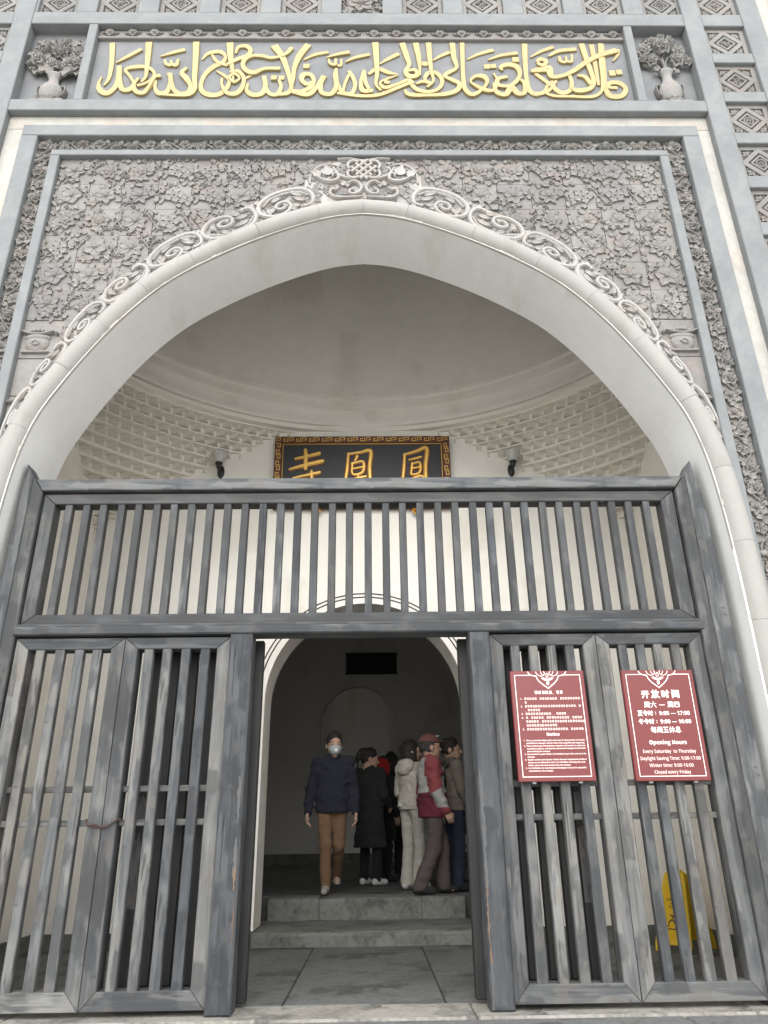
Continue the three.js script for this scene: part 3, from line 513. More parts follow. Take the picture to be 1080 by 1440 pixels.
{ // carved tiles of the spandrels: one panel left and right of the arch, cut along it
  const size = 0.284, variants = Array.from({ length: 16 }, (_, i) => floralGeo(size, size, 400 + i)), r = rng(50);
  const cut = (g, px, py, rot, t) => { // keep what lies outside the arch
    const p = g.attributes.position.array, u = g.attributes.uv.array, P = [], U = [], c = Math.cos(rot), s = Math.sin(rot);
    for (let i = 0; i < p.length; i += 9) { let out = true; const q = []; for (let k = 0; k < 9; k += 3) { const x = p[i + k] * c - p[i + k + 1] * s, y = p[i + k] * s + p[i + k + 1] * c; if (insideArch(x + px, y + py, t)) out = false; q.push(x, y, p[i + k + 2]); } if (out) { P.push(...q); U.push(...u.slice(i / 9 * 6, i / 9 * 6 + 6)); } }
    const o = fromTris(P); o.setAttribute('uv', new THREE.Float32BufferAttribute(U, 2)); return P.length ? o : null;
  };
  const x0 = -2.572, cols = 18, sx = (2.596 + 2.572) / cols;
  for (let j = 0; j < 7; j++) for (let i = 0; i < cols; i++) {
    const x = x0 + (i + 0.5) * sx, y = 6.245 - (j + 0.5) * size, near = insideArch(x, y, 0.52), deep = insideArch(x, y, -0.0) && insideArch(x, y + 0.14, 0) && insideArch(x - 0.14, y, 0) && insideArch(x + 0.14, y, 0);
    if (deep || (y < 4.56 && Math.abs(x) > 2.2)) continue;
    const g0 = pick(r, variants), rot = r() < 0.5 ? 0 : Math.PI;
    if (!near) { const m = add(facade, 'carved_tile', g0, pick(r, CARVED)); m.position.set(x, y, 0.150 + 0.0012 * r()); m.rotation.z = rot; }
    else { const g = cut(g0, x, y, rot, 0.10); if (g) add(facade, 'carved_tile', g, pick(r, CARVED)).position.set(x, y, 0.150 + 0.0012 * r()); }
  }
  // plain stones below the tiles, then the two carved censers
  for (const s of [-1, 1]) {
    const xo = s < 0 ? -2.572 : 2.596;
    for (const [y0, y1, w] of [[4.19, 4.535, 0.32], [3.86, 4.185, 0.2], [3.45, 3.855, 0.12]]) add(facade, 'spandrel_stone', cbox(xo, xo - s * w, y0, y1, 0.12, 0.148 + 0.003 * r(), 0.004), CARVED[s < 0 ? 2 : 1]);
    const b = new Relief(), cx = s < 0 ? -2.445 : 2.475, y = 4.235;
    b.ribbon([[cx - 0.10, y, 0.008], [cx + 0.10, y, 0.008]], 0.148, 0.03);
    // bowl with a band, a lip that curls at both ends and a mound of fruit
    const prof = [[0.055, 0.015], [0.085, 0.05], [0.095, 0.085], [0.088, 0.115], [0.10, 0.125], [0.10, 0.145]];
    for (let i = 0; i + 1 < prof.length; i++) for (let k = -4; k < 4; k++) { const f = (w, a) => [cx + w * Math.sin(a * 0.196 * 2), prof[i][1], 0]; const v = (pi, kk) => { const a = kk / 4 * Math.PI / 2; return [cx + prof[pi][0] * Math.sin(a), y + prof[pi][1], 0.146 + 0.045 * Math.cos(a) * prof[pi][0] / 0.1]; }; b.quad(v(i, k), v(i, k + 1), v(i + 1, k + 1), v(i + 1, k)); }
    b.ribbon([[cx - 0.14, y + 0.17, 0.006], [cx - 0.12, y + 0.182, 0.008], [cx - 0.07, y + 0.165, 0.011], [cx, y + 0.155, 0.012], [cx + 0.07, y + 0.165, 0.011], [cx + 0.12, y + 0.182, 0.008], [cx + 0.14, y + 0.17, 0.006]], 0.148, 0.045, { round: true });
    b.curl(cx - 0.135, y + 0.168, 1.2, 0.018, 1, 0.006, 0.148, 0.035, 1); b.curl(cx + 0.135, y + 0.168, 1.9, 0.018, 1, 0.006, 0.148, 0.035, -1);
    for (let k = 0; k < 5; k++) b.knob(cx - 0.06 + k * 0.03, y + 0.185 + 0.012 * Math.sin(k * 0.8), 0.020, 0.148, 0.034, 7);
    b.ribbon([[cx - 0.03, y + 0.07, 0.005], [cx, y + 0.09, 0.005], [cx + 0.03, y + 0.065, 0.005], [cx, y + 0.05, 0.005], [cx - 0.03, y + 0.07, 0.005]], 0.18, 0.016, { round: true });
    add(facade, 'carved_censer', b.geo(), CARVED[2]);
  }
  // border of carved vine between the two frames
  const bv = Array.from({ length: 8 }, (_, i) => floralGeo(0.15, 0.30, 600 + i, 0.02, 0.030)), bh = Array.from({ length: 6 }, (_, i) => floralGeo(0.30, 0.152, 640 + i, 0.02, 0.030));
  for (let i = 0; i < 18; i++) { const m = add(facade, 'carved_border_tile', pick(r, bh), pick(r, CARVED)); m.position.set(-2.63 + (i + 0.5) * 0.2935, 6.387, 0.150 + 0.003 * r()); m.rotation.z = r() < 0.5 ? 0 : Math.PI; }
  for (const x of [-2.72, 2.751]) for (let k = 0; k < 21; k++) { const m = add(facade, 'carved_border_tile', pick(r, bv), pick(r, CARVED)); m.position.set(x, 6.464 - (k + 0.5) * 0.302, 0.150 + 0.003 * r()); m.rotation.z = r() < 0.5 ? 0 : Math.PI; }
}
{ // pale scroll band outside the roll: medallions of winding scrolls, narrowing downwards
  const bw = (s) => Math.max(0.022, 0.285 * (1 - Math.pow(Math.abs(s) / 3.75, 1.45)));
  const plate = (sg) => { const P = [], n = 60; const row = (i) => { const s = i / n * 3.7 * sg, a = archAt(s || 1e-4 * sg, 0.12), b = archAt(s || 1e-4 * sg, 0.165 + bw(s)); return [[...a, 0.158], [...b, 0.158], [...b, 0.128]]; }; let a = row(0); for (let i = 1; i <= n; i++) { const b = row(i); for (let k = 0; k < 2; k++) P.push(...a[k], ...b[k], ...b[k + 1], ...a[k], ...b[k + 1], ...a[k + 1]); a = b; } return uvBox(fromTris(P)); };
  for (const sg of [-1, 1]) add(facade, 'scroll_band', plate(sg), M.scroll);
  const cuts = [0.33, 0.79, 1.26, 1.72, 2.14, 2.56, 2.98, 3.42];
  for (const sg of [-1, 1]) for (let i = 0; i + 1 < cuts.length; i++) {
    const b = new Relief(), L = cuts[i + 1] - cuts[i], up = i % 2 === 0, W = (bw(cuts[i]) + bw(cuts[i + 1])) / 2, k = Math.min(1, W / 0.2), fv = (v) => (up ? v : 1 - v);
    const q = (a, v, w) => [a * L, fv(v) * W, w * 1.42 * (0.6 + 0.4 * k)];
    b.ribbon([q(0.5, 0.36, 0.011), q(0.60, 0.30, 0.012), q(0.68, 0.42, 0.013), q(0.60, 0.56, 0.014), q(0.46, 0.52, 0.014), q(0.42, 0.30, 0.014), q(0.58, 0.10, 0.015), q(0.80, 0.12, 0.016), q(0.97, 0.40, 0.017), q(0.93, 0.72, 0.017), q(0.72, 0.95, 0.017), q(0.40, 0.98, 0.017), q(0.13, 0.85, 0.016), q(0.03, 0.52, 0.015), q(0.08, 0.22, 0.012), q(0.20, 0.16, 0.010)], 0, 0.034, { round: true, step: 0.016 });
    b.ribbon([q(0.10, 0.60, 0.007), q(0.22, 0.80, 0.008), q(0.45, 0.88, 0.008), q(0.70, 0.84, 0.008), q(0.86, 0.66, 0.007)], 0, 0.026, { round: true, step: 0.02 });
    b.knob(q(0.52, 0.40)[0], q(0.52, 0.40)[1], 0.016 * k + 0.004, 0, 0.036, 7); b.knob(q(0.21, 0.20)[0], q(0.21, 0.20)[1], 0.014 * k + 0.004, 0, 0.034, 7);
    for (const [a, v, d, l] of [[0.16, 0.42, 0.3, 0.24], [0.18, 0.62, 0.5, 0.30], [0.26, 0.28, -0.1, 0.2], [0.70, 0.68, 2.6, 0.22], [0.82, 0.5, -1.9, 0.2], [0.80, 0.28, 2.2, 0.16], [0.34, 0.16, 0.2, 0.2], [0.06, 0.05, 0.9, 0.14], [0.97, 0.95, -2.4, 0.14]]) { const e = q(a, v, 0); b.leaf(e[0], e[1], up ? d : -d, l * L, 0.015 * k + 0.003, 0, 0.030, { n: 7, vein: 0.6, bend: 0.8 }); }
    b.warp((x, y, z) => { const p = archAt(sg * (cuts[i] + x), 0.165 + y * bw(cuts[i] + x) / W); return [p[0], p[1], 0.158 + z]; });
    add(facade, 'scroll_medallion', b.geo(), M.scroll);
  }
  // thin tendrils at the feet of the band
  for (const sg of [-1, 1]) { const b = new Relief(); b.ribbon([[0, 0.01, 0.006], [0.25, 0.02, 0.008], [0.45, 0.01, 0.006]], 0, 0.02, { round: true }); b.curl(0.02, 0.022, 3, 0.018, 1, 0.006, 0, 0.02); b.warp((x, y, z) => { const p = archAt(sg * (3.42 + x), 0.17 + y); return [p[0], p[1], 0.15 + z]; }); add(facade, 'scroll_medallion', b.geo(), M.scroll); }
  // the head piece over the apex: two C scrolls each side, leaf wings and an endless knot
  for (const sg of [-1, 1]) {
    const b = new Relief(), A = (p) => p.map(([x, y, w]) => [sg * x, y, w]);
    b.ribbon(A([[0.09, 0.115, 0.012], [0.12, 0.10, 0.014], [0.11, 0.065, 0.015], [0.05, 0.075, 0.016], [0.02, 0.13, 0.017], [0.045, 0.19, 0.016], [0.10, 0.205, 0.013], [0.125, 0.185, 0.012]]), 0, 0.04, { round: true });
    b.ribbon(A([[0.215, 0.135, 0.010], [0.235, 0.115, 0.013], [0.27, 0.12, 0.015], [0.285, 0.075, 0.015], [0.24, 0.03, 0.014], [0.15, 0.025, 0.012], [0.03, 0.03, 0.010]]), 0, 0.036, { round: true });
    b.ribbon(A([[0.40, 0.26, 0.012], [0.33, 0.215, 0.016], [0.26, 0.21, 0.018], [0.215, 0.245, 0.017], [0.23, 0.29, 0.015], [0.265, 0.285, 0.012], [0.26, 0.265, 0.010]]), 0, 0.042, { round: true });
    b.leaf(sg * 0.12, 0.16, sg > 0 ? 0.35 : Math.PI - 0.35, 0.10, 0.022, 0, 0.034, { lobes: 2, n: 8 });
    b.leaf(sg * 0.30, 0.29, sg > 0 ? 1.3 : Math.PI - 1.3, 0.13, 0.04, 0, 0.028, { lobes: 1, n: 8 }); b.leaf(sg * 0.37, 0.28, sg > 0 ? 0.5 : Math.PI - 0.5, 0.12, 0.03, 0, 0.028, { lobes: 1, n: 8 });
    b.ribbon(A([[0.46, 0.20, 0.010], [0.45, 0.30, 0.012], [0.40, 0.38, 0.012], [0.30, 0.42, 0.010], [0.24, 0.40, 0.008]]), 0, 0.02, { round: true });
    const g = b.geo(); g.translate(AX + 0.005, 5.755, 0.158); add(facade, 'head_scroll', g, M.scroll);
  }
  const pl = extrude([[-0.50, 0.12], [-0.49, 0.30], [-0.40, 0.42], [-0.2, 0.465], [0.2, 0.465], [0.40, 0.42], [0.49, 0.30], [0.50, 0.12], [0.3, 0.0], [0, -0.02], [-0.3, 0.0]], 0.13, 0.1575, 0.003); pl.translate(AX, 5.76, 0); add(facade, 'head_plate', pl, M.scroll);
  const b = new Relief(), u = 0.042, bar = (x0, y0, x1, y1, z) => b.ribbon([[x0 * u, y0 * u, 0.0125], [x1 * u, y1 * u, 0.0125]], z, 0.03, { step: 0.08, top: 0.6 });
  // interlaced knot: three bands each way on the diagonal, loops at the ends
  for (const k of [-1, 0, 1]) { bar(-1.6 + k * 0.9, -1.6 - k * 0.9, 1.6 + k * 0.9, 1.6 - k * 0.9, 0.006); bar(-1.6 - k * 0.9, 1.6 - k * 0.9, 1.6 - k * 0.9, -1.6 - k * 0.9, 0); }
  const loop = (x, y, a) => { const p = []; for (let i = 0; i <= 8; i++) { const t = a - Math.PI / 2 + Math.PI * i / 8; p.push([x * u + Math.cos(t) * 0.052, y * u + Math.sin(t) * 0.052, 0.0125]); } b.ribbon(p, 0.002, 0.03, { top: 0.6 }); };
  loop(2.05, 1.15, Math.PI / 4); loop(-2.05, -1.15, -3 * Math.PI / 4); loop(-2.05, 1.15, 3 * Math.PI / 4); loop(2.05, -1.15, -Math.PI / 4);
  b.ribbon([[-0.26, 0.02, 0.012], [-0.21, -0.06, 0.014], [-0.10, -0.10, 0.014], [0, -0.075, 0.012], [0.10, -0.10, 0.014], [0.21, -0.06, 0.014], [0.26, 0.02, 0.012]], 0, 0.03, { round: true });
  b.ribbon([[-0.22, 0.13, 0.010], [-0.12, 0.135, 0.012], [0, 0.11, 0.012], [0.12, 0.135, 0.012], [0.22, 0.13, 0.010]], 0, 0.026, { round: true });
  const g = b.geo(); g.translate(AX + 0.005, 6.10, 0.160); add(facade, 'endless_knot', g, M.scroll);
}
{ // frieze of small flowers over the inscription
  const r = rng(70), base = FR('flower_frieze', -2.468, 2.503, 7.80, 7.905, 0.16, 0.178, CARVED[0], 'x');
  FR('frieze_moulding', -2.468, 2.503, 7.772, 7.80, 0.16, 0.20, CARVED[1], 'x');
  const fg = [1, 2, 3].map((k) => { const b = new Relief(), q = rng(70 + k); for (let i = 0; i < 4; i++) { const a = i * Math.PI / 2; b.leaf(0, 0, a, 0.052, 0.026, 0, 0.030, { n: 5, vein: 0.6 }); } b.knob(0, 0, 0.017, 0, 0.040, 7); for (const s of [-1, 1]) b.leaf(s * 0.05, 0.0, s > 0 ? 0.5 : 2.6, 0.035, 0.010, 0, 0.018, { n: 4 }); return b.geo(); });
  for (let i = 0; i < 24; i++) { const m = add(facade, 'frieze_flower', pick(r, fg), CARVED[i % 4]); m.position.set(-2.36 + i * 0.2075 + 0.01 * (r() - 0.5), 7.853, 0.177); m.rotation.z = 0.3 * (r() - 0.5); }
}
function vaseRelief(side) {
  const root = new THREE.Group(); root.name = 'vase_relief'; facade.add(root); root.position.set(side < 0 ? -2.795 : 2.845, 6.89, 0.145);
  const r = rng(side < 0 ? 81 : 82), mat = CARVED[side < 0 ? 1 : 1];
  const H = side < 0 ? 0.42 : 0.50, k = H / 0.45;
  const pr = [[0.001, 0], [0.06, 0], [0.065, 0.02], [0.058, 0.04], [0.085, 0.09], [0.105, 0.15], [0.104, 0.20], [0.085, 0.25], [0.055, 0.29], [0.045, 0.34], [0.047, 0.38], [0.066, 0.41], [0.068, 0.425], [0.05, 0.43], [0.001, 0.42]].map(([x, y]) => new THREE.Vector2(x, y * k));
  const g = new THREE.LatheGeometry(pr, 22); g.scale(1, 1, 0.75); g.translate(0, 0, 0.02); add(root, 'vase', uvBox(g), M.vase);
  const st = new Relief(); for (let i = 0; i < 6; i++) { const a = -1.4 + i * 0.56; st.leaf(Math.sin(a) * 0.02, 0.0, Math.PI / 2 - a, 0.09, 0.03, 0.02, 0.07, { n: 6, lobes: 1 }); } st.ribbon([[-0.14, 0.012, 0.014], [0.14, 0.012, 0.014]], 0, 0.08); add(root, 'vase_stand', st.geo(), M.vase);
  for (const s of [-1, 1]) { const b = new Relief(); b.ribbon([[s * 0.085, 0.24 * k, 0.007], [s * 0.115, 0.25 * k, 0.009], [s * 0.125, 0.20 * k, 0.009], [s * 0.112, 0.14 * k, 0.008], [s * 0.095, 0.12 * k, 0.006]], 0.0, 0.045, { round: true }); add(root, 'vase_handle', b.geo(), mat); }
  const fl = (x, y, rad, z, pet) => { const b = new Relief(); b.flower(0, 0, rad, pet, 0, rad * 0.5, r); const m = add(root, 'flower', b.geo(), M.vase); m.position.set(x, y, z); m.rotation.set(0.1 + r() * 0.4, (r() - 0.5) * 0.7, 0); };
  const lf = (x, y, a, len, w, z) => { const b = new Relief(); b.leaf(0, 0, 0, len, w, 0, 0.022, { lobes: 2, n: 9, vein: 0.45 }); const m = add(root, 'leaf', b.geo(), pick(r, CARVED)); m.position.set(x, y, z); m.rotation.set(0, (r() - 0.5) * 0.9 - 0.15, a); };
  const stem = (p) => { const b = new Relief(); b.ribbon(p, 0, 0.025, { round: true }); const m = add(root, 'stem', b.geo(), mat); m.position.z = 0.01; };
  if (side < 0) {
    for (const [x, y, q] of [[-0.16, 0.56, 0.075], [0.02, 0.66, 0.085], [0.17, 0.52, 0.08], [0.19, 0.67, 0.07], [-0.1, 0.74, 0.065], [0.06, 0.80, 0.06], [-0.19, 0.66, 0.06], [-0.03, 0.52, 0.065]]) fl(x, y, q, 0.03 + 0.03 * r(), 6 + Math.floor(r() * 3));
    for (const [x, y, a, l] of [[-0.02, 0.43, 2.75, 0.16], [-0.11, 0.46, 3.1, 0.13], [0.03, 0.45, -0.35, 0.17], [0.13, 0.44, -0.1, 0.12], [-0.17, 0.50, 2.7, 0.11], [0.2, 0.6, 0.4, 0.08], [0.0, 0.72, 1.6, 0.12], [-0.2, 0.6, 2.4, 0.09], [0.12, 0.76, 0.9, 0.1], [-0.06, 0.8, 1.9, 0.08], [0.06, 0.5, 0.9, 0.12], [-0.08, 0.6, 2.1, 0.1], [-0.24, 0.55, 2.9, 0.06]]) lf(x, y, a, l, l * 0.36, 0.02 + 0.03 * r());
    for (let i = 0; i < 12; i++) { const a = r() * 6.28, d = 0.08 + 0.14 * r(); lf(Math.cos(a) * d, 0.63 + Math.sin(a) * d * 0.85, a, 0.07 + 0.04 * r(), 0.03, 0.03 + 0.03 * r()); }
    stem([[0, 0.40, 0.01], [0.005, 0.46, 0.009], [0.03, 0.53, 0.007]]); stem([[0.02, 0.40, 0.009], [0.05, 0.47, 0.008], [0.07, 0.52, 0.006]]); stem([[-0.01, 0.40, 0.009], [-0.03, 0.48, 0.008], [-0.07, 0.54, 0.006]]);
  } else {
    for (const [x, y, q] of [[-0.01, 0.77, 0.088], [-0.18, 0.73, 0.072], [0.15, 0.72, 0.07], [-0.125, 0.60, 0.068], [0.115, 0.60, 0.075], [0.0, 0.895, 0.05], [0.09, 0.85, 0.042], [-0.21, 0.61, 0.04], [0.22, 0.58, 0.045], [-0.09, 0.85, 0.045]]) fl(x, y, q, 0.035 + 0.03 * r(), 5 + Math.floor(r() * 2));
    stem([[0.0, 0.48, 0.013], [0.0, 0.56, 0.011], [-0.03, 0.65, 0.010], [-0.12, 0.69, 0.010], [-0.20, 0.65, 0.009], [-0.20, 0.58, 0.009], [-0.14, 0.535, 0.008]]);
    stem([[0.01, 0.48, 0.013], [0.015, 0.56, 0.011], [0.05, 0.66, 0.010], [0.13, 0.68, 0.010], [0.20, 0.63, 0.008]]); stem([[0, 0.5, 0.012], [0.0, 0.62, 0.010], [-0.005, 0.72, 0.008]]);
    for (const [x, y, a, l] of [[-0.07, 0.78, 2.8, 0.10], [0.07, 0.79, 0.4, 0.09], [-0.08, 0.86, 2.5, 0.09], [0.06, 0.9, 0.5, 0.08], [-0.05, 0.5, 3.6, 0.08], [0.06, 0.5, -0.6, 0.09], [0.18, 0.66, 0.1, 0.08], [-0.2, 0.68, 3.0, 0.07], [0.0, 0.68, 1.8, 0.07]]) lf(x, y, a, l, l * 0.32, 0.02 + 0.02 * r());
  }
}
vaseRelief(-1); vaseRelief(1);

// ================================================================ the gold inscription
{
  const t = thing('gold_inscription', 'gold Arabic inscription in raised strokes on the grey panel above the arch', 'inscription', [0, 6.9, 0.166]);
  let lift = 0;
  for (const s of SCRIPT) { const b = new Relief(); lift = (lift + 0.0023) % 0.0161; b.ribbon(s.split(' ').map((q) => { const [x, y, w] = q.split(',').map(Number); return [x / 1000, y / 1000 - 6.9, Math.max(0.006, w / 1000 * 1.05)]; }), 0, 0.013 + lift * 0.7, { top: 0.88, step: 0.016, rise: 0.12 }); add(t, 'letter', b.geo(), M.gold); }
}

// ================================================================ the porch behind the arch
const porch = thing('domed_porch', 'cream plastered porch with stepped brick pendentives under a half dome behind the gate', 'porch', [0, 0, -2.6]);
const P = (name, g, m, label) => { g.translate(0, 0, 2.6); return add(porch, name, g, m, label); };
const DR = 0.985, DY = 2.1;
{
  const arc = Array.from({ length: 41 }, (_, i) => { const a = i / 40 * Math.PI; return [Math.cos(a) * DR, DY + Math.sin(a) * DR]; });
  P('back_wall', extrude([[0.985, 0.128], ...arc, [-0.985, 0.128], [-3.4, 0.128], [-3.4, 9.6], [3.4, 9.6], [3.4, 0.128]], -3.07, -2.6), M.cream);
  P('door_base', cbox(-3.4, -0.985, -0.3, 0.128, -3.07, -2.585, 0.004), M.step); P('door_base', cbox(0.985, 3.4, -0.3, 0.128, -3.07, -2.585, 0.004), M.step);
  for (const s of [-1, 1]) {
    P('side_wall', cbox(s * 2.9, s * 3.3, 0.128, 9.6, -2.6, -0.36, 0.002), M.cream); P('side_base', cbox(s * 2.885, s * 3.3, -0.3, 0.126, -2.6, -0.36, 0.004), M.step);
  }
  P('roof_slab', cbox(-4.9, 4.9, 9.6, 9.8, -3.07, 0.13, 0.01), M.ground);
  // the two thin dark lines round the door arch
  for (const r of [1.052, 1.09]) { const b = new Relief(), pts = [[r, 0.14, 0.007], [r, 1.2, 0.007], ...Array.from({ length: 25 }, (_, i) => [Math.cos(i / 24 * Math.PI) * r, DY + Math.sin(i / 24 * Math.PI) * r, 0.007]), [-r, 1.2, 0.007], [-r, 0.14, 0.007]]; b.ribbon(pts, -2.602, 0.006, { step: 0.02 }); P('arch_line', b.geo(), M.black); }
}
const RC = 0.5;   // the dome and its rings turn about the vertical axis x = 0, z = 0.5
{
  const prof = [[4.4, 5.128], [3.105, 5.128], [3.10, 5.165], [3.135, 5.17], [3.135, 5.195], [3.10, 5.20], [3.095, 5.235], [3.125, 5.245], [3.128, 5.33], [3.118, 5.40], [3.085, 5.415], [3.08, 5.455], [3.098, 5.463], [3.096, 5.53], [3.065, 5.545], [3.06, 5.585], [3.085, 5.592]];
  for (let i = 1; i <= 26; i++) { const a = i / 26 * Math.PI / 2; prof.push([3.085 * Math.cos(a), 5.592 + 3.0 * Math.sin(a)]); }
  const seg = (list) => { const Pp = [], n = 64, pt = ([r, y], i) => { const lim = r > 0.87 ? Math.acos(0.87 / r) : 0, a = lerp(-lim, lim, i / n); return [r * Math.sin(a), y, RC - r * Math.cos(a)]; }; for (let k = 0; k + 1 < list.length; k++) for (let i = 0; i < n; i++) { const a = pt(list[k], i), b = pt(list[k], i + 1), c = pt(list[k + 1], i + 1), d = pt(list[k + 1], i); Pp.push(...a, ...b, ...c, ...a, ...c, ...d); } let g = fromTris(Pp); return uvBox(g); };
  const smoothN = (g) => { // smooth normals on the shell of the dome
    const p = g.attributes.position.array, n = g.attributes.normal.array; for (let i = 0; i < p.length; i += 3) { const v = new THREE.Vector3(-p[i], -(p[i + 1] - 5.592), RC - p[i + 2]).normalize(); n[i] = v.x; n[i + 1] = v.y; n[i + 2] = v.z; } return g; };
  P('dome_cornice', seg(prof.slice(0, 17)), M.cream); P('dome_shell', smoothN(seg(prof.slice(16))), M.cream);
}
{ // stepped pendentives: courses of bricks set corner-outwards under thin flat courses
  const TAB = [[5.13, 3.15], [5.05, 3.215], [4.95, 3.28], [4.8, 3.39], [4.64, 3.54], [4.5, 3.69], [4.36, 3.85], [4.22, 4.0], [4.05, 4.11], [3.9, 4.18], [3.8, 4.22]];
  const Rof = (y) => { for (let i = 0; i + 1 < TAB.length; i++) if (y >= TAB[i + 1][0]) return lerp(TAB[i][1], TAB[i + 1][1], clamp((TAB[i][0] - y) / (TAB[i][0] - TAB[i + 1][0]))); return 4.22; };
  const rest = [], r = rng(90), pitch = 0.091, tooth = [0, 1, 2].map((k) => { const w = 0.066 - 0.002 * k, d = 0.10, h = 0.058; const A = [-w, 0, 0], B = [w, 0, 0], C = [0, 0, d], up = (q) => [q[0], h, q[2]]; const t = []; const q4 = (a, b, c, e) => t.push(...a, ...b, ...c, ...a, ...c, ...e); q4(A, C, up(C), up(A)); q4(C, B, up(B), up(C)); q4(B, A, up(A), up(B)); t.push(...A, ...B, ...C, ...up(A), ...up(C), ...up(B)); return uvBox(fromTris(t)); });
  for (const sg of [-1, 1]) for (let k = 0; k < 15; k++) {
    const yt = 5.128 - k * pitch, R = Rof(yt - 0.045), a0 = Math.acos(clamp(3.098 / R)), a1 = Math.min(Math.asin(clamp(2.897 / R)), Math.acos(clamp(0.87 / R)));
    if (a1 - a0 < 0.02) continue;
    const plan = (rad, y0, y1) => { // the slice of floor plan between the arc and the corner
      const b0 = Math.acos(clamp(3.098 / rad)), b1 = Math.min(Math.asin(clamp(2.897 / rad)), Math.acos(clamp(0.87 / rad))); if (b1 <= b0) return null;
      const pts = Array.from({ length: 25 }, (_, i) => { const a = lerp(b0, b1, i / 24); return [sg * rad * Math.sin(a), -(RC - rad * Math.cos(a))]; }), zf = pts[24][1];
      const g = extrude([...pts, [sg * 2.95, zf], [sg * 2.95, 2.65], [sg * Math.abs(pts[0][0]), 2.65]], 0, y1 - y0); g.rotateX(-Math.PI / 2); g.translate(0, y0, 0); return g; };
    const parts = [plan(R, yt - 0.014, yt), plan(R + 0.097, yt - pitch, yt - 0.014)].filter(Boolean);
    if (parts.length) P('brick_course', merge(parts), M.cream);
    const n = Math.max(1, Math.floor((a1 - a0) * R / 0.136));
    for (let i = 0; i < n; i++) { const a = a0 + (i + (k % 2 ? 0.25 : 0.75)) / n * (a1 - a0); if (a > a1) continue; const g = pick(r, tooth), low = yt < 4.16, m = low ? new THREE.Object3D() : add(porch, 'brick', g, M.cream), rr = R + 0.10; m.position.set(sg * rr * Math.sin(a), yt - 0.014 - 0.0582, RC - rr * Math.cos(a) + 2.6); m.rotation.y = -sg * a + 0.03 * (r() - 0.5); if (low) { m.updateMatrix(); rest.push(g.clone().applyMatrix4(m.matrix)); } }
  }
  if (rest.length) add(porch, 'corner_bricks', merge(rest), M.cream).userData.kind = 'stuff';
}

// ================================================================ the hall through the door
const hall = thing('dim_hall', 'dim inner hall with grey walls and a blind arch seen through the doorway', 'hall', [0, 0, -12.8]);
{
  const H = (name, g, m) => { g.translate(0, 0, 12.8); return add(hall, name, g, m); };
  const cx = -0.255, rr = 0.885, sy = 3.2, arc = Array.from({ length: 33 }, (_, i) => { const a = i / 32 * Math.PI; return [cx + Math.cos(a) * rr, sy + Math.sin(a) * rr * 1.03]; });
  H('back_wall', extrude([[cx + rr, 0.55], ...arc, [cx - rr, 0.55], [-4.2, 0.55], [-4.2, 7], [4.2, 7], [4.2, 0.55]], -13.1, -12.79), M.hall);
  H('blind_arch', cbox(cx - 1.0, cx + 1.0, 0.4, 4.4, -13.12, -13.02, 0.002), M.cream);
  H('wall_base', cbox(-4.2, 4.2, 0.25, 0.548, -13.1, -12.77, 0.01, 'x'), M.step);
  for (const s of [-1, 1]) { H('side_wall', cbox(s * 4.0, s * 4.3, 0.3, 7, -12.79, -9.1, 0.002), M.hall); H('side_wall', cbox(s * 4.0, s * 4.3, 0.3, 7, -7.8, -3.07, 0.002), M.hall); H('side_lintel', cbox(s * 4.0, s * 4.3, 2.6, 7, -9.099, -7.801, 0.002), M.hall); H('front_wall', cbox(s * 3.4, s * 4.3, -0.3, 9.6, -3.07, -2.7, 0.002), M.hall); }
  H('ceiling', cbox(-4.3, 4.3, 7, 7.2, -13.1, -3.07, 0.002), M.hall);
}

// ================================================================ the timber gate
// members were measured on a plane; q() brings them onto the gate's front plane
const GZ = 0.10, gx = (x) => 0.0792 + (x - 0.0792) * (4.8 - GZ) / 4.8, gy = (y) => Math.max(0, 0.869 + (y - 0.869) * (4.8 - GZ) / 4.8), gp = (a) => a.map(([x, y]) => [gx(x), gy(y)]);
const gate = thing('timber_gate', 'weathered grey timber gate of upright bars filling the lower part of the arch', 'gate');
const rg = rng(110);
